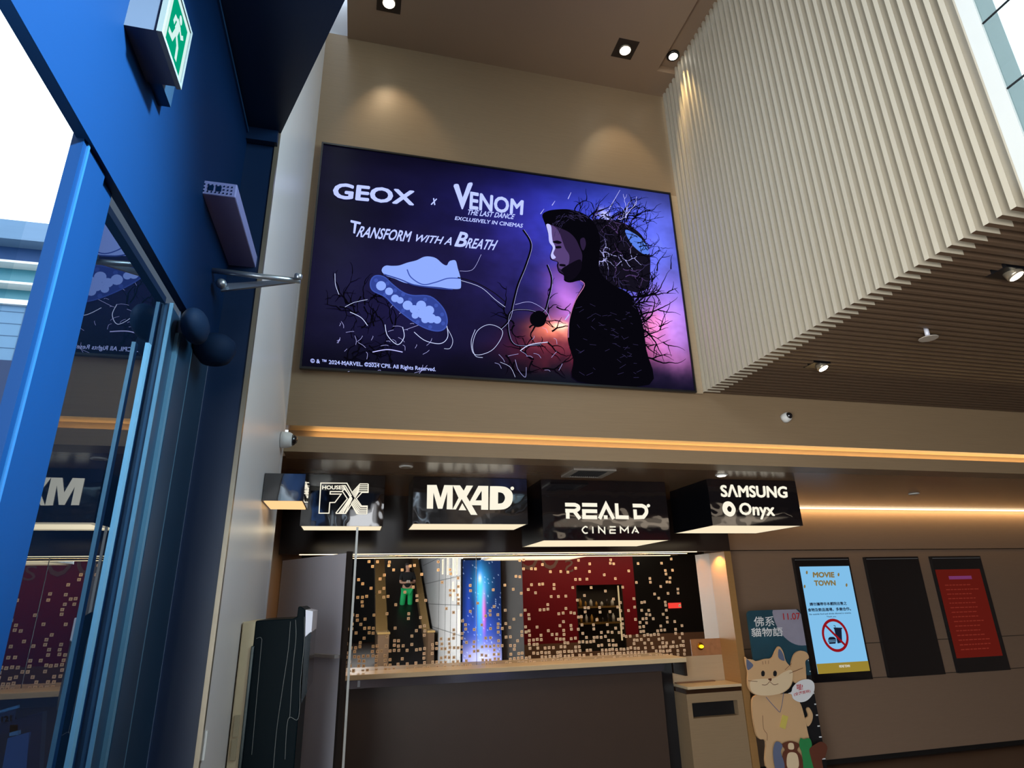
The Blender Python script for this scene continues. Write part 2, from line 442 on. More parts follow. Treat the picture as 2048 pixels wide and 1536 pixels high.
MB().box(FX+0.001, FX+0.008, 2.017, 2.155, 0, 2.44).build('stile', NAVYMID, dr)
# dark wall added behind the door glass to block the bright sky
struct('wall_sky_block', MB().box(-1.93, -0.7, 4.2, 4.3, 0, 4.5), mat('dark_blue_wall', (0.006, 0.017, 0.035, 1), 0.6, var=0.2, vscale=2))

# outdoors
struct('floor', MB().box(-60, -0.62, -60, 60, -0.12, -0.02), mat('pavement', srgb(120, 125, 130), 0.8, var=0.1), label='pavement outside')
b = thing('building', 'pale blue banded building outside beyond the entrance glass', 'building', (-8, 9, 0))
MB().box(-13, -4.0, 9.05, 12, 0, 5.62).build('wall', mat('blue_tiled_wall', srgb(95, 130, 160), 0.7, var=0.06, vscale=4), b)
MB().box(-13, -4.0, 9.0, 12, 6.62, 6.93).build('canopy', mat('pale_blue_canopy', srgb(100, 130, 160), 0.6, var=0.2, vscale=2, grain=(0.3, 1, 3)), b)
MB().box(-13, -4.0, 9.25, 12, 6.27, 6.62).build('lower_fascia', mat('deep_blue_fascia', srgb(10, 60, 110), 0.6, var=0.1), b)
TEAL = mat('teal_glazing', srgb(60, 125, 140), 0.3, var=0.05)
MB().box(-13, -4.0, 9.2, 12, 5.66, 6.27).build('glazing', TEAL, b)
st = MB()
for z in (6.245, 5.915, 5.60): st.box(-13, -4.0, 9.0, 9.2, z, z+(0.035 if z > 5.7 else 0.075))
st.build('white_band', WHITE, b)
jl = MB()
for z in (5.5, 5.32, 5.14, 4.96, 4.78): jl.box(-13, -4.0, 9.045, 9.05, z, z+0.008)
for i in range(14): jl.box(-9+i*0.36, -8.99+i*0.36, 9.044, 9.05, 4.7, 5.6)
jl.build('tile_joint', mat('joint_blue', srgb(60, 90, 120), 0.7, var=0.1), b)
MB().box(-13, -4.0, 8.95, 9.04, 0, 4.75).build('lower_wall', mat('dark_blue_base', srgb(12, 40, 80), 0.7, var=0.1), b)

# =================================================================== LED DISPLAY
DY = 3.70
x0 = (atY(643, 287, DY).x+atY(608, 733, DY).x)/2; x1 = (atY(1340, 390, DY).x+atY(1387, 782, DY).x)/2
z1 = (atY(643, 287, DY).z+atY(1340, 390, DY).z)/2; z0 = (atY(608, 733, DY).z+atY(1387, 782, DY).z)/2
disp = thing('led_display', 'large wall-mounted video screen showing a shoe and film advertisement', 'screen', (1.0, W1, z0))
MB().box(x0, x1, DY+0.004, W1, z0, z1).build('cabinet', BLACK, disp)
MB().box(x0-0.012, x1+0.012, DY-0.008, DY+0.02, z0-0.014, z0).box(x0-0.012, x1+0.012, DY-0.008, DY+0.02, z1, z1+0.014)\
    .box(x0-0.012, x0, DY-0.008, DY+0.02, z0, z1).box(x1, x1+0.012, DY-0.008, DY+0.02, z0, z1).build('bezel', BLACK, disp)

def attr_emis(name, strength):
    m = bpy.data.materials.new(name); m.use_nodes = True
    n = m.node_tree.nodes; l = m.node_tree.links; n.remove(n['Principled BSDF'])
    a = n.new('ShaderNodeAttribute'); a.attribute_name = 'picture'
    e = n.new('ShaderNodeEmission'); e.inputs[1].default_value = strength
    g_ = n.new('ShaderNodeBsdfGlossy'); g_.inputs['Roughness'].default_value = 0.25; g_.inputs['Color'].default_value = (0.006, 0.006, 0.006, 1)
    ad = n.new('ShaderNodeAddShader')
    l.new(a.outputs['Color'], e.inputs[0]); l.new(e.outputs[0], ad.inputs[0]); l.new(g_.outputs[0], ad.inputs[1])
    l.new(ad.outputs[0], n['Material Output'].inputs[0]); return m

def picture_grid(name, p00, ux, uz, nx, nz, fn, parent, m):
    """screen picture: a grid whose 'picture' attribute is the shown colour; fn(u, v) with v up"""
    mb = MB(); vs = []; cs = []
    for j in range(nz+1):
        for i in range(nx+1):
            u, v = i/nx, j/nz
            vs.append(p00+ux*u+uz*v); cs.append(fn(u, v))
    mb.add(vs, [(j*(nx+1)+i, j*(nx+1)+i+1, (j+1)*(nx+1)+i+1, (j+1)*(nx+1)+i) for j in range(nz) for i in range(nx)])
    o = mb.build(name, m, parent)
    at = o.data.color_attributes.new('picture', 'FLOAT_COLOR', 'POINT')
    at.data.foreach_set('color', [c for q in cs for c in (q[0], q[1], q[2], 1.0)])
    return o

# picture coordinates: photo pixels of the display, turned to (u, v) of the screen
def uv_of(px, py):
    p = atY(px, py, DY); return ((p.x-x0)/(x1-x0), (p.z-z0)/(z1-z0))
BL = []
def blob(px, py, ru, rv, col, k=1.0, ang=0.0):
    u, v = uv_of(px, py); BL.append((u, v, ru, rv, srgb(*col), k, ang))
blob(1240, 470, 0.20, 0.36, (70, 88, 235), 0.85)
blob(1330, 520, 0.13, 0.40, (125, 135, 250), 0.55)
blob(1100, 430, 0.16, 0.25, (40, 40, 170), 0.5)
blob(1060, 520, 0.16, 0.25, (55, 45, 140), 0.45)
blob(1340, 640, 0.09, 0.17, (215, 140, 235), 0.75)
blob(1135, 600, 0.05, 0.13, (205, 120, 215), 0.8)
blob(1110, 660, 0.055, 0.06, (255, 130, 90), 1.3)
blob(1118, 655, 0.02, 0.03, (255, 235, 190), 1.2)
blob(1120, 700, 0.11, 0.07, (140, 40, 50), 0.8)
blob(1310, 650, 0.04, 0.07, (240, 110, 100), 0.9)
blob(1290, 690, 0.09, 0.08, (170, 60, 70), 0.8)
blob(1360, 720, 0.08, 0.07, (150, 80, 120), 0.6)
blob(830, 590, 0.22, 0.3, (28, 24, 75), 0.5)
blob(1000, 420, 0.25, 0.2, (24, 24, 90), 0.6)
blob(1210, 430, 0.018, 0.03, (225, 225, 255), 0.8)
def screen_col(u, v):
    base = Vector(srgb(15, 13, 36)[:3])
    n1 = noise.fractal(Vector((u*5, v*5, 3.1)), 0.9, 2.0, 5); n2 = noise.fractal(Vector((u*11, v*9, 9.7)), 0.8, 2.0, 4)
    c = base*(1+0.35*n1)
    for bu, bv, ru, rv, col, k, an in BL:
        d = ((u-bu+0.02*n1)/ru)**2+((v-bv+0.03*n2)/rv)**2
        if d < 9: c = c+Vector(col[:3])*(k*exp(-d*1.2)*(1+0.35*n2))
    if v < 0.16: c = c*(0.35+0.65*max(0, v/0.16))
    if v > 0.9: c = c*(1-0.4*(v-0.9)/0.1)
    return (max(c.x, 0.001), max(c.y, 0.001), max(c.z, 0.001))
picture_grid('picture', Vector((x0, DY+0.002, z0)), Vector((x1-x0, 0, 0)), Vector((0, 0, z1-z0)), 260, 160, screen_col, disp, attr_emis('screen_picture', 1.0))

OFFY = Vector((0, -1, 0))
def poly_px(mb, pts, D, lift, m=0):
    P_ = [atY(x, y, D) for x, y in pts]
    P_ = [Vector((p.x, D-lift, p.z)) for p in P_]
    mb.add(P_, [tuple(range(len(P_)))], m)
def line_px(mb, pts, w, D, lift, m=0, closed=False):
    P_ = [Vector((atY(x, y, D).x, D, atY(x, y, D).z)) for x, y in pts]
    mb.stroke(P_, w, False, (0, -lift, 0), m, closed)
def smooth(pts, n=6, closed=False):
    out = []; N_ = len(pts)
    rng = range(N_ if closed else N_-1)
    for i in rng:
        if closed: p0, p1, p2, p3 = pts[i-1], pts[i], pts[(i+1) % N_], pts[(i+2) % N_]
        else: p0, p1, p2, p3 = pts[max(0, i-1)], pts[i], pts[i+1], pts[min(N_-1, i+2)]
        for k in range(n):
            t = k/n
            out.append(tuple(0.5*((2*p1[a])+(-p0[a]+p2[a])*t+(2*p0[a]-5*p1[a]+4*p2[a]-p3[a])*t*t+(-p0[a]+3*p1[a]-3*p2[a]+p3[a])*t**3) for a in range(2)))
    if not closed: out.append(tuple(pts[-1]))
    return out

SCR = {n: emis('screen_'+n, srgb(*c), s) for n, c, s in (
    ('black', (7, 6, 13), 1), ('dark', (20, 17, 30), 1), ('lilac', (190, 190, 255), 1.1), ('white', (205, 215, 255), 1.25),
    ('shoe', (142, 170, 252), 1.05), ('shoe_dark', (62, 84, 175), 1), ('sole', (50, 68, 150), 1), ('skin', (88, 66, 120), 1),
    ('skin_lit', (190, 120, 170), 1), ('hair', (14, 10, 22), 1), ('blue', (90, 130, 235), 1), ('text', (178, 190, 255), 1.2))}
SL = list(SCR); SM = [SCR[k] for k in SL]
def si(n): return SL.index(n)

fig = MB()
# thin rays in the sky
for a, b_ in (((1240, 380), (1218, 418)), ((1142, 385), (1136, 398)), ((1110, 402), (1104, 411)), ((1088, 418), (1081, 428)), ((1190, 560), (1130, 640)), ((1200, 555), (1150, 615))):
    line_px(fig, [a, b_], [0.0012, 0.003], DY, 0.001, si('lilac'))
rnd = random.Random(11)
def branch(mb, x, y, ang, ln, w, depth, m, lift, curl=0.35, step=6):
    pts = [(x, y)]; a = ang; n_ = max(3, int(ln/step)); bend = rnd.uniform(-curl, curl)*0.4
    for i in range(n_):
        a += bend+rnd.uniform(-curl, curl)
        x += cos(a)*step; y += sin(a)*step; pts.append((x, y))
        if depth > 0 and rnd.random() < 0.22:
            branch(mb, x, y, a+rnd.choice((-1, 1))*rnd.uniform(0.5, 1.1), ln*rnd.uniform(0.35, 0.6), w*0.6, depth-1, m, lift, curl, step)
    P_ = [p for p in pts if 645 < p[0] < 1372 and 300 < p[1] < 765 and 0.01 < uv_of(*p)[0] < 0.99 and 0.02 < uv_of(*p)[1] < 0.97]
    if len(P_) > 2: line_px(mb, P_, [w*(1-i/(len(P_)))+0.0006 for i in range(len(P_))], DY, lift, m)
# wild dark strands streaming back from the figure
for i in range(26):
    branch(fig, rnd.uniform(1195, 1290), rnd.uniform(560, 720), rnd.uniform(-0.75, 0.2), rnd.uniform(50, 120), 0.008, 2, si('black'), 0.003)
for i in range(34):
    branch(fig, rnd.uniform(1150, 1270), rnd.uniform(430, 520), rnd.uniform(-1.9, -0.1), rnd.uniform(35, 95), 0.0055, 2, si('black'), 0.003, 0.5, 5)
for i in range(16):
    branch(fig, rnd.uniform(1180, 1260), rnd.uniform(430, 560), rnd.uniform(-1.2, 0.8), rnd.uniform(30, 70), 0.0025, 1, si('lilac' if i % 3 == 0 else 'skin'), 0.0045, 0.6, 5)
# plain dark mass behind the head
poly_px(fig, smooth([(1175, 455), (1215, 440), (1250, 448), (1282, 470), (1298, 505), (1300, 540), (1296, 575), (1270, 585), (1230, 575), (1190, 590)], 4, True), DY, 0.004, si('dark'))
poly_px(fig, smooth([(1250, 460), (1282, 478), (1298, 506), (1285, 508), (1262, 488)], 4, True), DY, 0.0055, si('blue'))
# man in profile
poly_px(fig, smooth([(1084, 432), (1092, 424), (1110, 420), (1140, 420), (1170, 430), (1190, 450), (1200, 480), (1198, 515), (1200, 545), (1225, 570), (1262, 592), (1282, 640), (1292, 700), (1298, 770),
    (1155, 763), (1146, 720), (1135, 680), (1138, 640), (1150, 600), (1166, 570), (1160, 562), (1140, 566), (1128, 562), (1127, 552), (1117, 545), (1113, 532), (1114, 525), (1101, 520), (1100, 510), (1104, 495), (1098, 485), (1096, 470), (1090, 450)], 4, True), DY, 0.006, si('black'))
SKD = emis('screen_skin_dark', srgb(44, 31, 62), 1); HAIRL = emis('screen_hair_light', srgb(70, 62, 110), 1)
SM += [SKD, HAIRL]; SL += ['skin_dark', 'hair_light']
poly_px(fig, smooth([(1092, 450), (1106, 452), (1122, 458), (1138, 466), (1150, 478), (1158, 494), (1164, 512), (1160, 536), (1150, 552), (1140, 562), (1128, 558), (1127, 549), (1118, 543), (1115, 532), (1116, 525), (1103, 519), (1102, 510), (1107, 496), (1100, 485), (1098, 468)], 4, True), DY, 0.0064, si('skin_dark'))
poly_px(fig, smooth([(1092, 450), (1108, 454), (1118, 466), (1124, 482), (1130, 498), (1138, 512), (1136, 530), (1126, 540), (1117, 536), (1116, 525), (1103, 519), (1102, 510), (1107, 496), (1100, 485), (1098, 468)], 4, True), DY, 0.0067, si('skin'))
poly_px(fig, smooth([(1092, 450), (1101, 452), (1103, 470), (1105, 484), (1110, 496), (1106, 508), (1111, 516), (1104, 519), (1101, 511), (1105, 496), (1098, 485), (1096, 468)], 4, True), DY, 0.0072, si('lilac'))
poly_px(fig, smooth([(1104, 485), (1114, 482), (1123, 486), (1116, 489)], 3, True), DY, 0.0076, si('hair'))
poly_px(fig, smooth([(1110, 494), (1120, 493), (1122, 497), (1112, 498)], 3, True), DY, 0.0076, si('hair'))
poly_px(fig, smooth([(1119, 529), (1130, 530), (1129, 534), (1119, 533)], 3, True), DY, 0.0076, si('hair'))
poly_px(fig, smooth([(1122, 540), (1140, 528), (1160, 520), (1162, 538), (1150, 556), (1136, 563), (1128, 558), (1127, 549)], 4, True), DY, 0.0074, si('hair'))
poly_px(fig, smooth([(1160, 480), (1168, 477), (1171, 490), (1166, 502), (1161, 494)], 4, True), DY, 0.0078, si('skin_dark'))
for i in range(90):
    a_ = rnd.uniform(0.25, 1.0)*pi; r_ = rnd.uniform(0.55, 0.97)
    x_, y_ = 1148+52*r_*cos(a_), 468-46*r_*sin(a_)
    L_ = rnd.uniform(5, 12); t_ = a_+pi/2+rnd.uniform(-0.5, 0.5)
    line_px(fig, [(x_, y_), (x_+L_*cos(t_), y_-L_*sin(t_))], [0.0012, 0.0004], DY, 0.0075, si('hair_light') if i % 3 else si('hair'))
for i in range(60):
    x_, y_ = rnd.uniform(1150, 1275), rnd.uniform(600, 760)
    line_px(fig, [(x_, y_), (x_+rnd.uniform(4, 14), y_+rnd.uniform(-8, 8))], 0.0007, DY, 0.0075, si('hair_light'))
line_px(fig, smooth([(1160, 562), (1168, 572), (1150, 602), (1138, 640), (1136, 676)], 4), 0.003, DY, 0.0078, si('skin_lit'))
for i in range(60):
    branch(fig, rnd.uniform(1185, 1295), rnd.uniform(440, 590), rnd.uniform(-3.1, 3.1), rnd.uniform(25, 60), 0.004, 1, si('black'), 0.0058, 0.6, 5)
for i in range(22):
    branch(fig, rnd.uniform(1185, 1290), rnd.uniform(440, 580), rnd.uniform(-3.1, 3.1), rnd.uniform(15, 40), 0.0012, 0, si('hair_light'), 0.0059, 0.6, 5)
# looping dark and lit strands in the middle and left
def loop(pts, w, m, lift=0.004): line_px(fig, smooth(pts, 8), w*(0.62 if m in ('lilac', 'white') else 1), DY, lift, si(m))
for dx, mcol, w_, lf in ((0, 'black', 0.009, 0.0035), (1.5, 'lilac', 0.0016, 0.0062)):
    loop([(1046+dx, 460), (1062+dx, 490), (1052+dx, 530), (1036+dx, 570), (1028+dx, 600), (1018+dx, 640), (1000+dx, 660)], w_, mcol, lf)
    loop([(1094+dx, 530), (1103+dx, 560), (1096+dx, 600), (1085+dx, 625), (1050+dx, 620), (1020+dx, 625), (1016+dx, 660), (1030+dx, 690), (1080+dx, 690)], w_*0.8, mcol, lf)
loop([(950, 660), (942, 685), (950, 710), (985, 700), (1005, 665), (980, 650), (955, 662), (945, 690), (950, 712), (965, 716)], 0.0022, 'white', 0.007)
loop([(915, 560), (960, 575), (990, 600), (1010, 615)], 0.0022, 'white', 0.007)
loop([(1030, 610), (1060, 605), (1090, 622), (1100, 640)], 0.002, 'lilac', 0.007)
loop([(1040, 702), (1060, 690), (1095, 685)], 0.004, 'white', 0.007)
loop([(1000, 725), (1020, 735), (1030, 755)], 0.0016, 'white', 0.007)
loop([(1030, 720), (1036, 740), (1050, 755), (1052, 735)], 0.0016, 'lilac', 0.007)
poly_px(fig, smooth([(1062, 630), (1078, 622), (1092, 632), (1088, 650), (1072, 655), (1060, 645)], 4, True), DY, 0.0068, si('black'))
for i in range(34):
    branch(fig, rnd.uniform(675, 790), rnd.uniform(590, 745), rnd.uniform(0, 6.28), rnd.uniform(30, 80), 0.0042, 1, si('black'), 0.0035, 0.5)
for i in range(16):
    branch(fig, rnd.uniform(970, 1140), rnd.uniform(600, 740), rnd.uniform(0, 6.28), rnd.uniform(40, 90), 0.006, 1, si('black'), 0.0035, 0.5)
for i in range(52):
    x_, y_ = (rnd.uniform(672, 880), rnd.uniform(610, 745)) if i < 40 else (rnd.uniform(980, 1120), rnd.uniform(640, 750))
    a_ = rnd.uniform(0, 6.28); L_ = rnd.uniform(6, 22)
    line_px(fig, smooth([(x_, y_), (x_+cos(a_)*L_*0.5+2, y_+sin(a_)*L_*0.5), (x_+cos(a_)*L_, y_+sin(a_)*L_*0.8+2)], 4), 0.0009, DY, 0.0072, si('lilac'))
loop([(670, 548), (671, 570), (678, 590)], 0.0022, 'white', 0.0072)
loop([(690, 615), (708, 606), (735, 600)], 0.002, 'white', 0.0072)
loop([(700, 625), (722, 636), (735, 652)], 0.003, 'white', 0.0072)
loop([(770, 650), (775, 672), (795, 690), (808, 675), (805, 655)], 0.003, 'white', 0.0072)
loop([(828, 665), (850, 682), (880, 688), (895, 675), (893, 650)], 0.003, 'white', 0.0072)
loop([(893, 655), (905, 680), (900, 697), (888, 698)], 0.002, 'white', 0.0072)
loop([(745, 705), (775, 700), (805, 705)], 0.005, 'lilac', 0.0072)
loop([(812, 660), (840, 650), (868, 640)], 0.0016, 'lilac', 0.0072)
loop([(919, 543), (945, 540), (962, 510)], 0.0016, 'lilac', 0.0072)
fig.build('figure_artwork', SM, disp)
# the shoe and its sole
sh = MB()
poly_px(sh, smooth([(600+a/3.0725, 280+b/3.0725) for a, b in ((503, 812), (508, 788), (530, 775), (565, 777), (610, 774), (660, 757), (715, 743), (760, 722), (800, 720), (838, 732), (875, 764), (900, 774), (912, 755), (925, 745), (955, 745), (968, 790), (985, 850), (988, 905), (975, 918), (930, 918), (870, 910), (820, 905), (760, 900), (700, 890), (640, 880), (580, 855), (530, 838))], 4, True), DY, 0.008, si('shoe'))
line_px(sh, smooth([(814, 540), (822, 556), (845, 570), (870, 566), (895, 558), (920, 558)], 6), 0.004, DY, 0.0086, si('shoe_dark'))
line_px(sh, smooth([(768, 550), (800, 560), (828, 571), (870, 577), (905, 580)], 6), 0.0045, DY, 0.0088, si('sole'))
line_px(sh, smooth([(915, 556), (950, 566), (985, 585), (1010, 605)], 6), 0.004, DY, 0.0092, si('dark'))
sole_out = [(741, 565), (750, 553), (768, 555), (785, 570), (805, 585), (825, 592), (860, 594), (885, 616), (894, 640), (889, 658), (872, 663), (845, 655), (815, 636), (790, 615), (770, 595), (745, 582)]
poly_px(sh, smooth(sole_out, 5, True), DY, 0.0084, si('sole'))
line_px(sh, smooth(sole_out, 5, True), 0.004, DY, 0.0087, si('shoe_dark'), True)
for x_, y_, r_ in ((762, 573, 10), (778, 584, 8), (790, 598, 8), (800, 602, 7), (815, 612, 10), (828, 620, 9), (842, 612, 10), (845, 628, 11), (858, 622, 10), (862, 638, 10), (874, 641, 8), (850, 640, 8), (830, 632, 7)):
    poly_px(sh, [(x_+r_*cos(t*pi/7), y_+r_*sin(t*pi/7)*0.95) for t in range(14)], DY, 0.009+0.0001*r_, si('shoe'))
for x_, y_ in ((752, 562), (775, 568), (790, 582), (770, 590), (806, 590), (806, 622), (850, 600), (872, 612), (884, 630), (886, 648), (820, 600), (835, 645), (860, 655)):
    poly_px(sh, [(x_+4*cos(t*pi/5), y_+4*sin(t*pi/5)) for t in range(10)], DY, 0.0089, si('shoe_dark'))
sh.build('shoe_artwork', SM, disp)
tx = MB(); T = si('text')
LO = (0, -0.009, 0)
px_text(tx, 'GEOX', [(668, 366), (830, 383), (664, 398), (828, 413)], DY, LO, T, bold=0.035)
px_text(tx, 'X', [(864, 397), (874, 399), (861, 411), (872, 412)], DY, LO, T, bold=0.05, shear=0.25)
# title lettering
px_text(tx, 'V', [(906, 370), (946, 366), (914, 420), (934, 421)], DY, LO, T, bold=0.05)
px_text(tx, 'ENOM', [(940, 384), (1047, 402), (938, 420), (1045, 432)], DY, LO, T, bold=0.03)
px_text(tx, 'THE LAST DANCE', [(936, 420), (1030, 430), (935, 431), (1028, 440)], DY, LO, T, bold=0.02, shear=0.3)
px_text(tx, 'EXCLUSIVELY IN CINEMAS', [(911, 434), (1046, 449), (909, 441), (1044, 457)], DY, LO, T, bold=0.02)
px_text(tx, 'T', [(700, 441), (722, 446), (706, 468), (722, 470)], DY, LO, T, bold=0.03, shear=0.35)
px_text(tx, 'RANSFORM', [(718, 453), (824, 464), (712, 475), (822, 486)], DY, LO, T, bold=0.02, shear=0.3)
px_text(tx, 'WITH A', [(833, 470), (905, 476), (830, 484), (902, 492)], DY, LO, T, bold=0.018, shear=0.3)
px_text(tx, 'B', [(912, 463), (936, 467), (908, 494), (934, 497)], DY, LO, T, bold=0.025, shear=0.3)
px_text(tx, 'REATH', [(934, 477), (996, 482), (930, 497), (990, 502)], DY, LO, T, bold=0.02, shear=0.3)
px_text(tx, '© & ™ 2024 MARVEL. ©2024 CPII. All Rights Reserved.', [(621, 718), (871, 735), (621, 729), (871, 746)], DY, LO, T, bold=0.012)
tx.build('lettering', SM, disp)
# pale strip beside the display
struct('trim_8', MB().box(x1+0.013, 2.398, W1-0.03, W1, z0-0.01, z1+0.01), VENEER_H, label='narrow veneer strip at the right of the display')

# =================================================================== HANGING SIGNS
def sign_box(name, label, xa, xb, yf, zb, depth, group='black lit box signs under the soffit'):
    t = thing(name, label, 'sign', ((xa+xb)/2, yf+depth/2, zb), group)
    MB().box(xa, xb, yf, yf+0.012, zb, SZ-0.002).build('front_panel', BLACKGLOSS, t)
    MB().box(xa, xa+0.008, yf+0.012, yf+depth, zb, SZ-0.002).box(xb-0.008, xb, yf+0.012, yf+depth, zb, SZ-0.002)\
        .box(xa+0.008, xb-0.008, yf+depth-0.01, yf+depth, zb, SZ-0.002).build('side_panel', BLACKFLAT, t)
    MB().box(xa+0.008, xb-0.008, yf+0.012, yf+depth-0.01, zb+0.001, zb+0.006).build('lit_underside', UNDERLIT, t)
    area('sign_light', ((xa+xb)/2, yf+depth/2, zb-0.01), (0, 0, 0), xb-xa-0.05, depth-0.05, 1.6, (1.0, 0.8, 0.5))
    return t
s1 = sign_box('lightbox_sign', 'black box sign reading HOUSE FX in thin lit outline letters', -0.378, 0.180, 4.45, 2.09, 0.30)
s2 = sign_box('lightbox_sign', 'black box sign reading MX4D in solid lit letters', 0.385, 1.243, 4.45, 2.108, 0.42)
s3 = sign_box('lightbox_sign', 'black box sign reading REAL D CINEMA', 1.359, 2.405, 4.45, 1.99, 0.62)
s4 = sign_box('lightbox_sign', 'black box sign reading SAMSUNG Onyx', 2.687, 3.505, 4.28, 2.085, 0.62)
OF = (0, -0.004, 0)
# HOUSE FX logo, drawn as outline strokes (crop coordinates 540+x/6.143, 880+y/6.143)
lg = MB()
def q3(pts): return [(540+x/6.143, 880+y/6.143) for x, y in pts]
def logo(pts, w=0.0034, closed=False): line_px(lg, q3(pts), w, 4.45, 0.005, 0, closed)
logo([(1005, 640), (945, 532), (625, 530), (603, 900), (725, 900), (735, 770), (798, 768), (875, 665), (738, 665), (742, 635), (893, 635), (950, 722), (808, 900)])
for i in range(4):
    o_ = i*27
    logo([(875+4*i, 560+22*(i)) if i else (930, 558), (905+o_*0.15, 560+o_*0.55), (1010-(34-9*i)+0, 700+4*i), (815+38*i, 903)] if i else [(880, 562), (925, 562), (1000, 690)])
for i in range(5):
    logo([(1205, 541+24*i), (1105-4*i+0, 541+24*i), (1010-8+11*i*0.9, 655+15*i)])
    logo([(1192, 908-22*i), (1082+8*i, 908-22*i), (1003+10*i-6, 775-13*i)])
logo([(1207, 541), (1205, 645), (1130, 645), (1060, 722), (1125, 812), (1195, 812), (1190, 908)])
for i in range(4): logo([(843+26*i, 905), (985+8*i, 718)])
logo([(808, 903), (930, 903), (1003, 790), (1065, 905), (1082, 908)])
lt = MB(); put = [(643, 560), (880, 560), (640, 608), (880, 608)]
px_text(lg, 'HOUSE', q3(put), 4.45, (0, -0.005, 0), 0, bold=0.03)
lg.build('lettering', SIGNLIT, s1)
lg = MB()
def q4(x, y): return (800+x/6.677, 900+y/6.677)
def poly4(pts): poly_px(lg, [q4(*p) for p in pts], 4.45, 0.005)
poly4([(362, 468), (488, 468), (540, 640), (590, 470), (704, 472), (700, 795), (622, 792), (630, 560), (565, 785), (505, 785), (445, 570), (440, 786), (357, 784)])
poly4([(704, 472), (800, 474), (850, 545), (885, 476), (975, 478), (890, 622), (1032, 868), (945, 866), (822, 655), (745, 795), (700, 795), (780, 640)])
poly4([(830, 712), (885, 806), (782, 804)])
poly4([(1045, 480), (1178, 482), (1176, 800), (1082, 798), (1082, 740), (952, 738), (930, 690)][:7])
# counter of the 4 is a dark triangle set on it
mbk = MB(); poly_px(mbk, [q4(1088, 545), q4(1088, 675), q4(1006, 675)], 4.45, 0.0065); mbk.build('letter_counter', BLACKFLAT, s2)
D_out = [q4(*p) for p in smooth([(1200, 484), (1330, 486), (1420, 500), (1490, 560), (1505, 640), (1480, 730), (1410, 785), (1320, 798), (1196, 800)], 3)]
poly_px(lg, D_out, 4.45, 0.005)
mbk2 = MB(); poly_px(mbk2, [q4(*p) for p in smooth([(1308, 565), (1370, 580), (1400, 640), (1370, 705), (1306, 718)], 3)], 4.45, 0.0065); mbk2.build('letter_counter', BLACKFLAT, s2)
poly_px(lg, [q4(1497+24*cos(t*pi/6), 514+24*sin(t*pi/6)) for t in range(12)], 4.45, 0.006)
lg.build('lettering', SIGNLIT, s2)
# REAL D CINEMA
lg = MB()
def q5(x, y): return (1040+x/6.4, 930+y/6.4)
def st5(pts, w): line_px(lg, [q5(*p) for p in pts], w, 4.45, 0.005)
HW = 0.0145
st5([(575, 508), (700, 510)]+smooth([(700, 510), (740, 530), (742, 565), (700, 588)], 4)+[(578, 585)], HW)
st5([(608, 605), (610, 688)], HW); st5([(690, 590), (765, 690)], HW)
for y_ in (510, 590, 668): st5([(793, y_), (985, y_+3)], HW)
st5([(815, 580), (820, 680)], HW)
st5([(1015, 690), (1098, 508), (1195, 692)], HW); st5([(1070, 668), (1118, 670)], HW)
st5([(1232, 492), (1242, 668), (1388, 672)], HW)
st5([(1440, 520), (1560, 522)]+smooth([(1560, 522), (1605, 550), (1615, 610), (1575, 668)], 4)+[(1475, 672), (1468, 570)], HW)
poly_px(lg, [q5(1640+22*cos(t*pi/6), 522+22*sin(t*pi/6)) for t in range(12)], 4.45, 0.005)
cx = 0
hw = 0.005
st5(smooth([(862, 800), (830, 790), (795, 830), (825, 872), (864, 868)], 4), hw)
st5([(928, 790), (932, 876)], hw)
st5([(1008, 874), (1004, 792), (1082, 872), (1080, 792)], hw)
for y_ in (792, 832, 872): st5([(1145, y_), (1222, y_)], hw)
st5([(1148, 835), (1150, 874)], hw)
st5([(1286, 874), (1282, 795), (1335, 845), (1378, 795), (1384, 874)], hw)
st5([(1432, 876), (1470, 795), (1515, 874)], hw); st5([(1470, 850), (1500, 852)], hw)
lg.build('lettering', SIGNLIT, s3)
lg = MB()
def q6(x, y): return (1320+x/6.4, 920+y/6.4)
px_text(lg, 'S\u039bMSUNG', [q6(762, 312), q6(1620, 330), q6(780, 475), q6(1632, 488)], 4.28, OF, 0, bold=0.035)
px_text(lg, 'Onyx', [q6(1005, 545), q6(1455, 555), q6(1018, 752), q6(1475, 768)], 4.28, OF, 0, bold=0.03)
ring = []
R1 = smooth([(870, 530), (925, 555), (965, 630), (945, 700), (890, 725), (825, 690), (795, 620), (815, 550)], 4, True)
poly_px(lg, [q6(*p) for p in R1], 4.28, 0.004)
lg.build('lettering', SIGNLIT, s4)
mbk = MB(); poly_px(mbk, [q6(*p) for p in smooth([(880, 590), (912, 620), (900, 665), (868, 655), (855, 620)], 4, True)], 4.28, 0.0055); mbk.build('letter_counter', BLACKFLAT, s4)

# small cube sign on the pier
t = thing('blade_sign', 'small black cube sign on the pale pier left of HOUSE FX', 'sign', (-0.45, 3.2, 2.1))
bx0, bx1, by0, by1 = -0.447, -0.258, 3.12, 3.40
zb, zt = atY(540, 1003, by0).z, atY(565, 947, by0).z
MB().box(bx0, bx1, by0, by1, zb+0.004, zt).build('case', BLACKGLOSS, t)
MB().box(bx0+0.008, bx1-0.008, by0+0.008, by1-0.008, zb, zb+0.0039).build('lit_underside', emis('amber_underside', (1.0, 0.62, 0.28, 1), 1.1), t)
lg = MB()
put_text(lg, 'MX4D', (bx1+0.002, by0+0.02, zt-0.03), (bx1+0.002, by1-0.03, zt-0.03), (bx1+0.002, by0+0.02, zb+0.05), (bx1+0.002, by1-0.03, zb+0.05), bold=0.03)
lg.build('lettering', SIGNLIT, t)

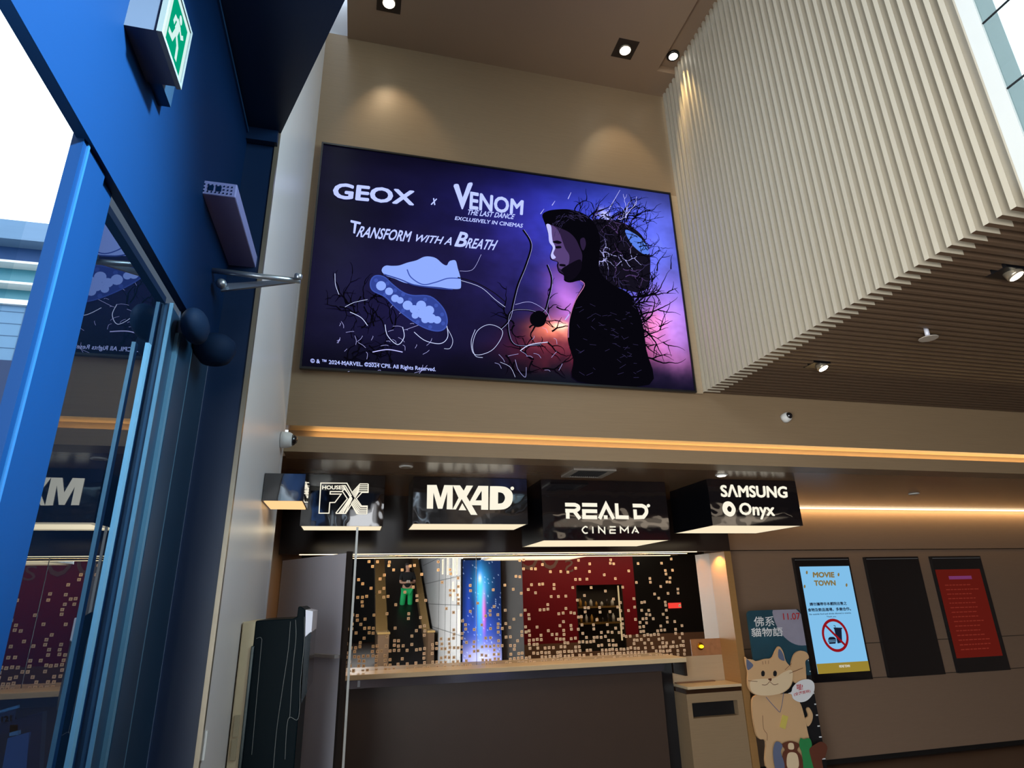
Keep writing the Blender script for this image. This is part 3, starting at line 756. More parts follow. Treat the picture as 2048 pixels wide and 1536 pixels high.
# =================================================================== CEILING FITTINGS
def downlight(px, py, z, label, square=True, tilt=(0, 0.12), power=14, aim=None, col=(1.0, 0.78, 0.5), r=0.05, spot=70, group='downlights in the high ceiling', name='downlight'):
    p = atZ(px, py, z)
    t = thing(name, label, 'light', (p.x, p.y, z), group)
    if square:
        s_ = r*1.75
        MB().box(p.x-s_, p.x+s_, p.y-s_, p.y+s_, z-0.002, z+0.03).build('housing', mat('dark_brown_housing', (0.02, 0.012, 0.008, 1), 0.4, var=0.1), t)
        MB().lathe((p.x, p.y, z-0.018), (0, 0, 1), [(r*0.95, 0), (r, 0.006), (r, 0.016)], 20).build('reflector_ring', GOLDALU, t)
    else:
        MB().lathe((p.x, p.y, z-0.018), (0, 0, 1), [(r*1.05, 0), (r*1.25, 0.004), (r*1.25, 0.018)], 20).build('trim_ring', BLACK, t)
    MB().lathe((p.x, p.y, z-0.024), (0, 0, 1), [(r*0.5, 0), (r*0.8, 0.003), (r*0.85, 0.0055)], 20).build('lamp', COOLWARM, t)
    if power:
        L_ = bpy.data.lights.new('lamp_light', 'SPOT'); L_.energy = power; L_.color = col; L_.spot_size = radians(spot); L_.spot_blend = 0.7; L_.shadow_soft_size = 0.03
        o = bpy.data.objects.new('lamp_light', L_); COL.objects.link(o); o.location = (p.x, p.y, z-0.04)
        if aim is not None:
            d = Vector(aim)-o.location; o.rotation_euler = d.to_track_quat('-Z', 'Y').to_euler()
    return t
downlight(778, 3, CZ, 'square recessed ceiling light at the top left, above the video screen', power=17, aim=(0.15, W1, 4.5), spot=62)
downlight(1250, 98, CZ, 'square recessed ceiling light near the slatted wall', power=17, aim=(2.0, W1, 4.45), spot=62)
downlight(1346, 110, CZ+0.068, 'small round light in the ceiling slot beside the slatted wall', square=False, power=55, aim=(2.42, 3.37, 4.2), spot=46, r=0.042, col=(1.0, 0.72, 0.33))
downlight(1520, -260, CZ+0.068, 'round light in the ceiling slot further along the slatted wall', square=False, power=16, aim=(2.42, 2.1, 4.2), spot=46, r=0.042, col=(1.0, 0.72, 0.33))
for px, py, lb in ((2018, 550, 'adjustable spotlight at the right edge of the slatted soffit'), (1638, 734, 'adjustable spotlight near the wall end of the slatted soffit')):
    p = atZ(px, py, SLZ-0.01)
    t = thing('spotlight', lb, 'light', (p.x, p.y, SLZ), 'spotlights in the slatted soffit')
    a = Vector((0.25, -0.35, -1)).normalized()
    c0 = Vector((p.x, p.y, SLZ+0.03))
    MB().box(p.x-0.075, p.x+0.05, p.y-0.05, p.y+0.05, SLZ-0.003, SLZ+0.02).build('housing', BLACK, t)
    MB().lathe(c0, a, [(0.033, 0), (0.036, 0.05), (0.034, 0.062)], 18).build('lamp_head', GOLDALU, t)
    MB().lathe(c0, a, [(0.03, 0.0625), (0.026, 0.066)], 18).build('lamp', COOLWARM, t)
p = atZ(1857, 677, SLZ-0.05)
t = thing('sprinkler', 'pale round disc fitting hanging from the slatted soffit', 'sprinkler', (p.x, p.y, SLZ))
MB().lathe((p.x, p.y, SLZ-0.052), (0, 0, 1), [(0.048, 0), (0.05, 0.004), (0.03, 0.008), (0.012, 0.012)], 20).build('disc', mat('greige_disc', srgb(170, 160, 150), 0.5, var=0.03), t)
MB().cyl((p.x, p.y, SLZ-0.04), (p.x, p.y, SLZ+0.02), 0.012).build('stem', GREYM, t)
# soffit downlights and vent
for px, py, on, lb in ((812, 934, 0, 'unlit flush downlight in the soffit between HOUSE FX and MX4D'), (1443, 951, 1, 'lit flush downlight in the soffit above the SAMSUNG sign'), (1828, 988, 0, 'unlit flush downlight in the soffit at the far right')):
    p = atZ(px, py, SZ-0.004)
    t = thing('soffit_downlight', lb, 'light', (p.x, p.y, SZ), 'flush downlights in the low soffit')
    MB().lathe((p.x, p.y, SZ-0.008), (0, 0, 1), [(0.036, 0), (0.046, 0.002), (0.048, 0.0075)], 24).build('trim_ring', WHITE, t)
    MB().lathe((p.x, p.y, SZ-0.010), (0, 0, 1), [(0.030, 0), (0.033, 0.0018)], 24).build('lamp', COOLWARM if on else mat('frosted_lens', srgb(150, 140, 125), 0.4, var=0.05), t)
t = thing('air_vent', 'rectangular grey grille vent in the soffit above the REAL D sign', 'vent', (1.64, 4.17, SZ))
va = (1.475, 1.80, 4.02, 4.31)
fr_ = MB()
fr_.box(va[0], va[1], va[2], va[2]+0.025, SZ-0.012, SZ).box(va[0], va[1], va[3]-0.03, va[3], SZ-0.012, SZ)
fr_.box(va[0], va[0]+0.045, va[2]+0.025, va[3]-0.03, SZ-0.012, SZ).box(va[1]-0.04, va[1], va[2]+0.025, va[3]-0.03, SZ-0.012, SZ)
fr_.build('frame', mat('vent_grey', srgb(140, 132, 124), 0.5, var=0.03), t)
gr = MB()
for i in range(14):
    xx = va[0]+0.055+i*0.0165
    gr.box(xx, xx+0.004, va[2]+0.025, va[3]-0.03, SZ-0.010, SZ)
gr.build('grille', mat('vent_dark', (0.04, 0.04, 0.045, 1), 0.5, var=0.05), t)

# =================================================================== CAMERAS (CCTV)
def dome(label, base, axis, scale=1.0):
    t = thing('security_camera', label, 'camera', base, 'dome security cameras')
    MB().lathe(base, axis, [(0.052*scale, 0), (0.052*scale, 0.03*scale), (0.048*scale, 0.055*scale), (0.040*scale, 0.068*scale)], 24).build('housing', WHITE, t)
    ax = Vector(axis).normalized(); c_ = Vector(base)+ax*0.066*scale
    MB().lathe(c_, axis, [(0.036*scale, 0), (0.034*scale, 0.012*scale), (0.026*scale, 0.025*scale), (0.012*scale, 0.033*scale), (0.002, 0.035*scale)], 24).build('dome_lens', mat('smoked_dome', (0.01, 0.01, 0.012, 1), 0.05, coat=1.0, var=0.05), t)
    return t
p = atX(584, 880, -0.40)
dome('white dome security camera on the pale pier above the small cube sign', (-0.448, 3.58, atX(580, 880, -0.44).z if False else atY(582, 880, 3.58).z), (1, 0, 0), 0.9)
p = atY(1568, 838, W1)
dome('white dome security camera on the wall below the slatted soffit', (p.x, W1, p.z), (0.25, -1, 0.3), 0.72)

# =================================================================== MIRROR AND COUNTER
MIRROR = mat('silver_mirror', (0.80, 0.78, 0.74, 1), 0.01, metal=1.0)
TILE = mat('tan_mosaic_chip', srgb(214, 188, 160), 0.5, var=0.12, vscale=30)
t = thing('wall_mirror', 'wide wall mirror scattered with small square chips above the counter', 'mirror', (1.7, YM, 1.05))
MB().box(-0.44, 3.46, YM, YM+0.01, 1.03, 1.985).build('mirror_glass', MIRROR, t)
ch = MB(); rc = random.Random(5); q = 0.0118
for i in range(int(3.55/0.036)):
    for k in range(int(0.92/0.036)):
        x_ = -0.42+i*0.036+rc.uniform(-0.005, 0.005); z_ = 1.05+k*0.036+rc.uniform(-0.005, 0.005)
        h = (z_-1.045)/0.93
        pr = 0.06+0.50*max(0, 1-h*2.8)**1.1+0.20*max(0, 1-h*1.0)
        if rc.random() < pr and not (1.06 < x_ < 1.09):
            ch.box(x_-q, x_+q, YM-0.002, YM, z_-q, z_+q)
            ch.box(x_-q*0.45, x_+q*0.45, YM-0.0024, YM-0.002, z_-q*0.45, z_+q*0.45, 1)
ch.build('mosaic_chip', [TILE, mat('dark_chip_centre', srgb(150, 128, 106), 0.5, var=0.1)], t)
MB().box(1.075, 1.079, YM-0.003, YM, 1.03, 1.985).build('joint', mat('mirror_seam', (0.05, 0.04, 0.035, 1), 0.3, var=0.1), t)
struct('wall_booth', MB().box(-0.6, 3.46, YM+0.012, YM+0.1, 0.0, 1.99), LAMDARK)
struct('wall_booth', MB().box(2.895, 3.46, YM-0.004, YM+0.012, 0.8, 1.03), VENEER_H)
COUNTER = mat('pale_stone_top', srgb(205, 182, 148), 0.28, var=0.06, vscale=12)
t = thing('counter', 'long pale-topped service counter under the mirror', 'counter', (1.4, 5.5, 0))
MB().box(-0.3, 2.925, 5.36, YM-0.003, 1.012, 1.050).build('countertop', COUNTER, t, bevel=0.003)
MB().box(-0.3, 2.72, 5.40, 5.46, 0.948, 1.010).build('apron', mat('polished_bluegrey_edge', srgb(92, 92, 102), 0.12, metal=0.6, var=0.05), t)
MB().box(-0.3, 2.725, 5.47, 5.52, 0.0, 0.96).build('front_panel', mat('dark_counter_panel', srgb(66, 52, 44), 0.4, var=0.08, vscale=6), t)
MB().box(2.725, 2.897, 5.60, YM-0.006, 0.0, 1.010).build('recess_back', BLACK, t)  # shadow inside the recess put in as a black back
MB().box(2.905, 2.925, 5.372, YM-0.006, 0.90, 1.0115).build('end_bracket', FASCIA, t)
bp_ = atY(718, 1357, 5.4)
MB().box(bp_.x-0.01, bp_.x+0.01, 5.385, 5.40, 0.96, 1.005).build('bracket', ALU, t)
t = thing('cabinet', 'low brown cabinet with a black slot at the right end of the counter', 'cabinet', (3.2, 5.5, 0))
cb = MB().box(2.90, 3.455, 5.385, 5.64, 0.0, 0.56).box(2.90, 3.455, 5.385, 5.64, 0.68, 0.752)
cb.box(2.90, 2.945, 5.385, 5.64, 0.56, 0.68).box(3.395, 3.455, 5.385, 5.64, 0.56, 0.68)
cb.build('body', VENEER, t)
MB().box(2.9451, 3.3949, 5.45, 5.46, 0.5601, 0.6799).build('slot', mat('black_slot', (0.002, 0.002, 0.003, 1), 0.5, var=0.1), t)
MB().box(2.905, 3.455, 5.39, 5.64, 0.752, 0.787).build('dark_band', mat('dark_bronze_band', srgb(60, 40, 28), 0.12, metal=0.3, var=0.1), t)
MB().box(2.915, 3.455, 5.375, 5.64, 0.788, 0.810).build('top', COUNTER, t, bevel=0.002)
MB().box(2.93, 3.33, 5.60, 5.64, 0.811, 0.818).build('groove', mat('brown_groove', srgb(110, 80, 60), 0.5, var=0.1), t)
p = atY(1403, 1293, YM-0.03)
t = thing('amber_lamp', 'small glowing amber lamp at the lower right of the mirror', 'lamp', (p.x, YM-0.02, p.z))
MB().lathe((p.x, YM-0.006, p.z), (0, -1, 0), [(0.03, 0), (0.034, 0.006), (0.03, 0.012)], 20).build('base_plate', mat('brass_plate', srgb(150, 100, 30), 0.25, metal=0.9, var=0.05), t)
MB().ball((p.x, YM-0.03, p.z), 0.024, 0.014, 0.016).build('lamp', emis('amber_glow', (1.0, 0.72, 0.02, 1), 1.6), t)
# brown panel behind the lamp, right end of the mirror
struct('trim_9', MB().box(3.145, 3.46, YM-0.0042, YM-0.0001, 1.03, 1.175), mat('speckled_tan_panel', srgb(150, 105, 72), 0.4, var=0.25, vscale=30))

# =================================================================== POSTER DISPLAYS
def poster_display(xa, xb, label, scr_mat, sx0, sx1, sz0, sz1, lit):
    t = thing('poster_display', label, 'screen', ((xa+xb)/2, W2, 0.72), 'upright poster displays on the rear wall')
    MB().box(xa, xb, W2-0.035, W2+0.003, 0.722, 1.915).build('housing', mat('black_glass_display', (0.005, 0.005, 0.007, 1), 0.06, spec=0.6, var=0.05), t)
    MB().box(xa+0.012, xb-0.012, W2-0.0375, W2-0.035, 1.890, 1.897).build('top_edge', ALU, t)
    if scr_mat: MB().box(sx0, sx1, W2-0.037, W2-0.0352, sz0, sz1).build('screen', scr_mat, t)
    return t
PBLUE = emis('sky_blue_screen', srgb(128, 190, 232), 1.0)
d1 = poster_display(4.495, 5.185, 'poster display showing a no food or drink notice, pale blue', PBLUE, 4.545, 5.165, 0.80, 1.825, 1)
d2 = poster_display(5.397, 6.108, 'switched-off black poster display between the blue and the red ones', None, 0, 0, 0, 0, 0)
d3 = poster_display(6.290, 6.990, 'poster display with a dim red notice, rightmost', emis('dim_red_screen', srgb(88, 22, 16), 1.0), 6.30, 6.93, 0.865, 1.772, 1)
PD = W2-0.036
ms = [emis('gold_print', srgb(130, 112, 66), 1), emis('navy_print', srgb(22, 28, 48), 1), emis('red_print', srgb(140, 18, 26), 1), emis('olive_band', srgb(150, 128, 48), 1), emis('white_print', srgb(230, 230, 225), 1)]
n_ = MB()
def qp(x, y): return (1560+x/5.4875, 1090+y/5.4875)
LF = (0, -0.003, 0)
px_text(n_, 'MOVIE', [qp(356, 296), qp(592, 296), qp(360, 358), qp(598, 358)], PD, LF, 0, bold=0.05)
px_text(n_, 'TOWN', [qp(368, 388), qp(604, 386), qp(376, 450), qp(612, 446)], PD, LF, 0, bold=0.05)
for x_, y_ in ((292, 302), (268, 455), (728, 440), (640, 325)):
    poly_px(n_, [qp(x_+11*cos(a*pi/4), y_+20*sin(a*pi/4)) for a in range(8)], PD, 0.003, 0)
px_text(n_, '請勿攜帶非本戲院出售之', [qp(320, 632), qp(726, 620), qp(326, 668), qp(734, 658)], PD, LF, 1, bold=0.03)
px_text(n_, '食物及飲品進場，多謝合作。', [qp(300, 694), qp(770, 680), qp(306, 734), qp(780, 720)], PD, LF, 1, bold=0.03)
px_text(n_, 'No outside food and drinks allowed in cinema.', [qp(318, 752), qp(776, 736), qp(320, 770), qp(780, 752)], PD, LF, 1, bold=0.015)
px_text(n_, 'Thank you.', [qp(506, 778), qp(616, 776), qp(508, 798), qp(618, 796)], PD, LF, 1, bold=0.015)
n_.build('lettering', ms, d1)
n_ = MB()
cx_, cz_ = (atY(*qp(603, 990), PD).x, atY(*qp(603, 990), PD).z); rx = 0.145
circ = [Vector((cx_+rx*cos(a*pi/20), PD, cz_+rx*1.0*sin(a*pi/20))) for a in range(40)]
n_.stroke(circ, 0.0135, False, (0, -0.0045, 0), 2, True)
k_ = rx*0.72
n_.stroke([Vector((cx_-k_, PD, cz_+k_)), Vector((cx_+k_, PD, cz_-k_))], 0.0115, False, (0, -0.0048, 0), 2)
poly_px(n_, [qp(590, 914), qp(672, 918), qp(680, 1070), qp(630, 1080)], PD, 0.0035, 1)
poly_px(n_, [qp(585, 905), qp(680, 908), qp(680, 922), qp(587, 920)], PD, 0.0038, 1)
line_px(n_, [qp(585, 882), qp(602, 886), qp(606, 912)], 0.003, PD, 0.0035, 1)
poly_px(n_, smooth([qp(526, 1035), qp(540, 1012), qp(590, 1010), qp(612, 1032)], 4)+[qp(612, 1040), qp(526, 1042)], PD, 0.0035, 1)
poly_px(n_, [qp(524, 1048), qp(614, 1045), qp(614, 1058), qp(526, 1060)], PD, 0.0035, 1)
poly_px(n_, [qp(530, 1066), qp(612, 1063), qp(606, 1082), qp(540, 1086)], PD, 0.0035, 1)
n_.build('no_food_symbol', ms, d1)
n_ = MB(); a0 = MB().box(4.545, 5.165, PD-0.0035, PD-0.0028, 0.80, 0.892)
n_.v, n_.f, n_.m, n_.sm = a0.v, a0.f, [3]*len(a0.f), a0.sm
px_text(n_, 'MOVIE TOWN', [qp(644, 1318), qp(762, 1312), qp(648, 1346), qp(764, 1340)], PD, (0, -0.005, 0), 4, bold=0.02)
n_.build('footer_band', ms, d1)
n_ = MB()
for r_ in range(15):
    zz_ = 1.60-r_*0.047
    xx_ = 6.38; rr = random.Random(r_)
    while xx_ < 6.80-0.1*rr.random():
        ww_ = rr.uniform(0.02, 0.06); n_.box(xx_, xx_+ww_, PD-0.004, PD-0.003, zz_, zz_+0.010); xx_ += ww_+0.012
n_.box(6.46, 6.78, PD-0.004, PD-0.003, 1.665, 1.700, 1)
n_.build('printed_lines', [emis('faint_red_print', srgb(118, 40, 30), 1), emis('faint_violet_print', srgb(110, 50, 95), 1)], d3)

# =================================================================== STANDEE
SY = 5.3
st_ = thing('cutout_standee', 'cardboard film standee with a tan cat cut-out waving a paw', 'standee', (3.9, SY+0.1, 0))
def q7(x, y): return (1460+x/4.573, 1200+y/4.573)
def P7(pts, D, n=5, closed=True, sm_=True):
    pp = [q7(*p) for p in pts]
    if sm_: pp = smooth(pp, n, closed)
    return [Vector((atY(a, b, D).x, D, atY(a, b, D).z)) for a, b in pp]
SMAT = [mat('card_teal', srgb(26, 66, 82), 0.6, var=0.5, vscale=5), mat('card_tan', srgb(205, 165, 122), 0.65, var=0.03), mat('card_cream', srgb(222, 196, 160), 0.65, var=0.02),
        mat('card_white', srgb(225, 225, 228), 0.6, var=0.02), mat('card_black', srgb(12, 12, 16), 0.6, var=0.1), mat('card_red', srgb(185, 40, 45), 0.6, var=0.05),
        mat('card_brown', srgb(96, 48, 30), 0.65, var=0.1), mat('card_green', srgb(40, 130, 70), 0.65, var=0.1), mat('card_yellow', srgb(205, 185, 90), 0.6, var=0.05),
        mat('card_greyblue', srgb(96, 104, 130), 0.6, var=0.1), mat('card_moon', srgb(150, 146, 165), 0.6, var=0.15, vscale=9)]
TEALC, TAN, CRM, WHT, BLK, RED, BRN, GRN, YEL, GBL, MOON = range(11)
bd = MB()
brd = P7([(165, 80), (400, 70), (625, 72), (668, 110), (905, 1500), (912, 1600)], SY+0.03, sm_=False)
pz = []
bxL = brd[0].x; bxR = 4.165
zT = atY(1600, 1218, SY+0.03).z
corner = lambda cx, cz, r, a0, a1: [Vector((cx+r*cos(radians(a0+(a1-a0)*i/5)), SY+0.03, cz+r*sin(radians(a0+(a1-a0)*i/5)))) for i in range(6)]
bxL = 3.585
outl = [Vector((bxL, SY+0.03, 0.0)), Vector((bxR, SY+0.03, 0.0))]+corner(bxR-0.04, zT-0.04, 0.04, 0, 90)+corner(bxL+0.04, zT-0.04, 0.04, 90, 180)
bd.prism(outl, (0, 0.02, 0), TEALC)
bd.build('backboard', SMAT, st_)
bd = MB()
mc = Vector((bxR-0.04, SY+0.03, zT-0.02))
mo = [mc+Vector((0.27*cos(radians(a)), -0.001, 0.30*sin(radians(a)))) for a in range(180, 275, 8)]
mo = [v for v in mo if v.x < bxR-0.001]
bd.add([Vector((bxR-0.30, SY+0.029, zT-0.001))]+mo+[Vector((bxR-0.001, SY+0.029, mo[-1].z)), Vector((bxR-0.001, SY+0.029, zT-0.045)), Vector((bxR-0.045, SY+0.029, zT-0.001))], [tuple(range(len(mo)+4))], MOON)
bd.box(bxL+0.001, bxR-0.001, SY+0.0285, SY+0.0295, 0.0, 0.85, BLK)
for i in range(11):
    p = atY(*q7(728+i*14.5, 552+i*100), SY+0.028)
    bd.box(p.x-0.018, min(p.x+0.018, bxR-0.004), SY+0.026, SY+0.028, p.z-0.005, p.z+0.005, WHT)
bd.build('backboard_print', SMAT, st_)
lt = MB()
px_text(lt, '佛系', [q7(212, 152), q7(402, 148), q7(222, 245), q7(405, 240)], SY+0.028, (0, -0.003, 0), WHT, bold=-0.007)
px_text(lt, '貓物語', [q7(188, 255), q7(478, 248), q7(196, 338), q7(482, 330)], SY+0.028, (0, -0.003, 0), WHT, bold=-0.014)
px_text(lt, '11.07', [q7(480, 122), q7(636, 116), q7(488, 182), q7(646, 178)], SY+0.028, (0, -0.003, 0), RED, bold=-0.014)
lt.build('lettering', SMAT, st_)
CY = SY-0.02
bd = MB()   # body, arm, tail (plain generic cat)
bd.prism(P7([(225, 880), (370, 870), (560, 860), (640, 940), (680, 1060), (710, 1200), (730, 1300), (760, 1560), (360, 1560), (330, 1300), (270, 1270), (235, 1200), (205, 1000)], CY), (0, 0.02, 0), TAN)
bd.prism(P7([(560, 600), (590, 500), (640, 465), (700, 480), (722, 530), (690, 560), (695, 640), (690, 760), (600, 760), (560, 690)], CY+0.001), (0, 0.018, 0), TAN)
bd.prism(P7([(690, 1090), (720, 1060), (705, 1000), (725, 985), (758, 1050), (745, 1120), (710, 1155)], CY+0.002), (0, 0.016, 0), TAN)
bd.build('cat_body', SMAT, st_)
bd = MB()
bd.prism(P7([(160, 540), (205, 545), (245, 560), (320, 540), (385, 530), (420, 460), (450, 425), (485, 470), (512, 560), (560, 620), (580, 690), (560, 780), (500, 840), (400, 875), (290, 882), (205, 850), (165, 780), (165, 660), (150, 600), (140, 525)], CY-0.02, 4), (0, 0.018, 0), TAN)
bd.build('cat_head', SMAT, st_)
fc = MB(); FYc = CY-0.0215
def f7(pts, lift=0.0, m=0): fc.add([Vector((v.x, FYc-lift, v.z)) for v in P7(pts, CY-0.02, 4)], [tuple(range(len(pts)*4))], m)
f7([(150, 545), (178, 560), (212, 600), (160, 640)], 0, GBL); f7([(445, 450), (475, 475), (500, 550), (470, 550), (440, 520)], 0, GBL)
f7([(190, 740), (300, 720), (400, 715), (490, 660), (560, 640), (572, 700), (550, 780), (480, 845), (370, 872), (260, 868), (195, 830)], 0, CRM)
for cx7 in (300, 410): f7([(cx7-16, 660), (cx7, 645), (cx7+16, 660), (cx7+14, 690), (cx7, 698), (cx7-14, 690)], 0.001, BLK)
f7([(345, 722), (378, 716), (372, 742)], 0.0015, BRN)
def l7(pts, w, m=BRN, D=None):
    P_ = P7(pts, CY-0.02, 4, False); fc.stroke([Vector((v.x, FYc if D is None else D, v.z)) for v in P_], w, False, (0, -0.002, 0), m)
l7([(360, 745), (330, 775), (290, 775)], 0.0022); l7([(362, 745), (400, 775), (440, 765)], 0.0022)
for a7, b7 in (((540, 670), (665, 622)), ((500, 640), (560, 580)), ((165, 738), (250, 745)), ((300, 590), (295, 560)), ((325, 585), (322, 555)), ((350, 583), (350, 552))): l7([a7, b7], 0.0018)
fc.build('face_print', SMAT, st_)
fc = MB()
l7([(340, 890), (400, 960), (465, 1030)], 0.003, GBL, CY-0.001); l7([(503, 830), (490, 940), (470, 1030)], 0.003, GBL, CY-0.001)
l7([(310, 1060), (318, 1180), (350, 1230), (350, 1290)], 0.0016, BRN, CY-0.001)
fc.prism([Vector((v.x, CY-0.008, v.z)) for v in P7([(478, 1048), (528, 1065), (500, 1182), (452, 1160)], CY, sm_=False)], (0, 0.006, 0), YEL)
fc.build('lanyard_print', SMAT, st_)
fc = MB()
fc.prism([Vector((v.x, CY-0.030, v.z)) for v in P7([(560, 790), (620, 735), (700, 722), (748, 760), (745, 840), (690, 910), (620, 930), (560, 900), (545, 860), (515, 850), (545, 835)], CY, 4)], (0, 0.006, 0), WHT)
px_text(fc, '喵!', [q7(605, 770), q7(662, 766), q7(612, 826), q7(665, 822)], CY-0.03, (0, -0.003, 0), RED, bold=-0.012)
px_text(fc, '(全港首映)', [q7(580, 848), q7(730, 815), q7(584, 882), q7(736, 848)], CY-0.03, (0, -0.003, 0), RED, bold=-0.012)
fc.build('speech_bubble', SMAT, st_)
# small plain animal cut-outs at its foot
fc = MB(); AY = CY-0.05
def a7(pts, m, lift=0.0): fc.prism([Vector((v.x, AY-lift, v.z)) for v in P7(pts, CY, 4)], (0, 0.004, 0), m)
a7([(445, 1310), (520, 1280), (600, 1310), (580, 1365), (620, 1420), (625, 1560), (455, 1560), (450, 1400), (470, 1360)], BRN)
a7([(490, 1400), (540, 1380), (580, 1410), (585, 1520), (490, 1520)], CRM, 0.005)
a7([(500, 1300), (540, 1300), (545, 1350), (500, 1350)], CRM, 0.005)
a7([(610, 1255), (640, 1262), (690, 1255), (712, 1310), (700, 1390), (735, 1480), (725, 1560), (645, 1560), (625, 1400), (600, 1320)], GRN, 0.002)
a7([(375, 1300), (410, 1285), (445, 1320), (430, 1380), (460, 1480), (455, 1560), (390, 1560), (360, 1400)], GBL, 0.003)
a7([(740, 1310), (800, 1285), (850, 1330), (830, 1420), (800, 1450), (815, 1560), (745, 1560), (700, 1420), (690, 1350)], BRN, 0.004)
fc.build('animal_cutout', SMAT, st_)

# =================================================================== KIOSK, PARTITION, GLASS SCREEN
KY = 2.95
kk = thing('ticket_kiosk', 'black and cream ticket machine seen edge-on beside the pale pier', 'kiosk', (-0.32, KY+0.2, 0))
def qk(x, y): return (440+x/3.2267, 1060+y/3.2267)
def PK(pts, D=KY, n=4, sm_=False):
    pp = [qk(*p) for p in pts]
    if sm_: pp = smooth(pp, n)
    return [Vector((atY(a, b, D).x, D, atY(a, b, D).z)) for a, b in pp]
kzt = 1.525
def down(pts_px):  # side profile continued straight to the floor
    P_ = PK(pts_px); return P_
MB().prism([Vector((-0.444, KY, 0)), Vector((-0.393, KY, 0)), Vector((-0.393, KY, kzt)), Vector((-0.444, KY, kzt))], (0, 0.42, 0)).build('rear_shell', CREAM, kk, bevel=0.004)
body = PK([(245, 585), (470, 572), (497, 560), (505, 495), (520, 492), (548, 512), (553, 560), (541, 720), (533, 830), (524, 980), (505, 1215)], sm_=False)
bz = [Vector((-0.3925, KY, 0)), Vector((-0.3925, KY, body[0].z))]+body[1:]+[Vector((body[-1].x, KY, 0))]
MB().prism(bz, (0, 0.42, 0)).build('body', mat('teal_black_gloss', (0.0015, 0.006, 0.009, 1), 0.4, spec=0.04, var=0.1), kk, bevel=0.004)
MB().box(-0.3995, -0.385, KY-0.012, KY-0.0005, 0, 1.43).build('side_trim', mat('dark_green_trim', (0.01, 0.022, 0.024, 1), 0.2, metal=0.4, var=0.1), kk, bevel=0.003)
hl = MB()
for pts in ([(455, 590), (440, 780), (400, 1050), (365, 1300), (345, 1536)], [(488, 580), (490, 700), (470, 900), (450, 1215)], [(545, 560), (543, 720), (520, 980), (505, 1215), (440, 1220), (420, 1480)], [(234, 700), (268, 700), (262, 800), (205, 1450)]):
    P_ = PK(pts, KY, 6, True); hl.stroke([v for v in P_], 0.0008, False, (0, -0.0015, 0))
hl.build('edge_highlight', mat('edge_glint', srgb(95, 100, 100), 0.4, var=0.05), kk)  # highlights of the glossy body drawn as thin pale strokes
MB().prism(PK([(553, 515), (600, 525), (590, 660), (550, 690)]), (0, 0.40, 0)).build('screen_housing', GREYM, kk)
MB().prism(PK([(548, 690), (588, 655), (560, 1050), (522, 1125)]), (0, 0.40, 0)).build('touch_screen', mat('black_screen', (0.003, 0.003, 0.004, 1), 0.05, spec=0.7, var=0.1), kk)
hb = MB()
for z_ in ((1190, 1330), (1345, 1480)):
    a_, b_ = PK([(150, z_[0]), (172, z_[1])])
    hb.box(-0.434, -0.412, KY-0.008, KY-0.0002, b_.z, a_.z)
hb.build('service_hatch', mat('darker_cream', srgb(160, 148, 120), 0.4, var=0.05), kk, bevel=0.002)  # hatches in a darker cream than the shell

pt = thing('partition_panel', 'grey metal partition panel standing behind the ticket machine', 'partition', (-0.25, 3.95, 0))
A_ = Vector((-0.032, 3.62, 0)); B_ = Vector((-0.448, 4.28, 0)); dn = (B_-A_).normalized(); nn = Vector((-dn.y, dn.x, 0))*-0.03
def slab(mb, s0, s1, za, zb, off0, off1):
    a = A_+dn*s0; b = A_+dn*s1; n2 = nn.normalized()
    pts = [a+n2*off0, b+n2*off0, b+n2*off1, a+n2*off1]
    mb.prism([Vector((q.x, q.y, za)) for q in pts], (0, 0, zb-za))
L_ = (B_-A_).length
m_ = MB(); slab(m_, 0.02, L_, 1.328, 1.852, 0, 0.02); m_.build('upper_panel', GREYM, pt)
m_ = MB(); slab(m_, 0.02, L_, 0.0, 1.318, 0.006, 0.02); m_.build('lower_panel', GREYM, pt)
m_ = MB(); slab(m_, 0.03, 0.36, 1.312, 1.328, -0.03, 0.018); m_.build('ledge', mat('light_grey_lip', srgb(170, 166, 165), 0.35, var=0.03), pt)
m_ = MB(); slab(m_, -0.002, 0.02, 0.0, 1.86, -0.004, 0.024); m_.build('end_post', mat('dark_post', srgb(70, 64, 62), 0.3, metal=0.6, var=0.05), pt)
gs = thing('glass_screen', 'clear upright glass screen seen edge-on left of the counter', 'glass screen', (0.0, 4.3, 0))
g1, g2 = Vector((-0.015, 3.585, 0)), Vector((-0.03, 4.9, 0))
MB().prism([Vector((0.0, 3.585, 0)), Vector((0.010, 3.585, 0)), Vector((0.010, 4.9, 0)), Vector((0.0, 4.9, 0))], (0, 0, 1.985)).build('pane', glass('screen_glass', (0.90, 0.92, 0.92, 1), 0.02), gs)
MB().box(-0.001, 0.011, 3.578, 3.585, 0, 1.988).build('polished_edge', mat('pale_glass_edge', srgb(170, 172, 170), 0.2, metal=0.3, var=0.03), gs)

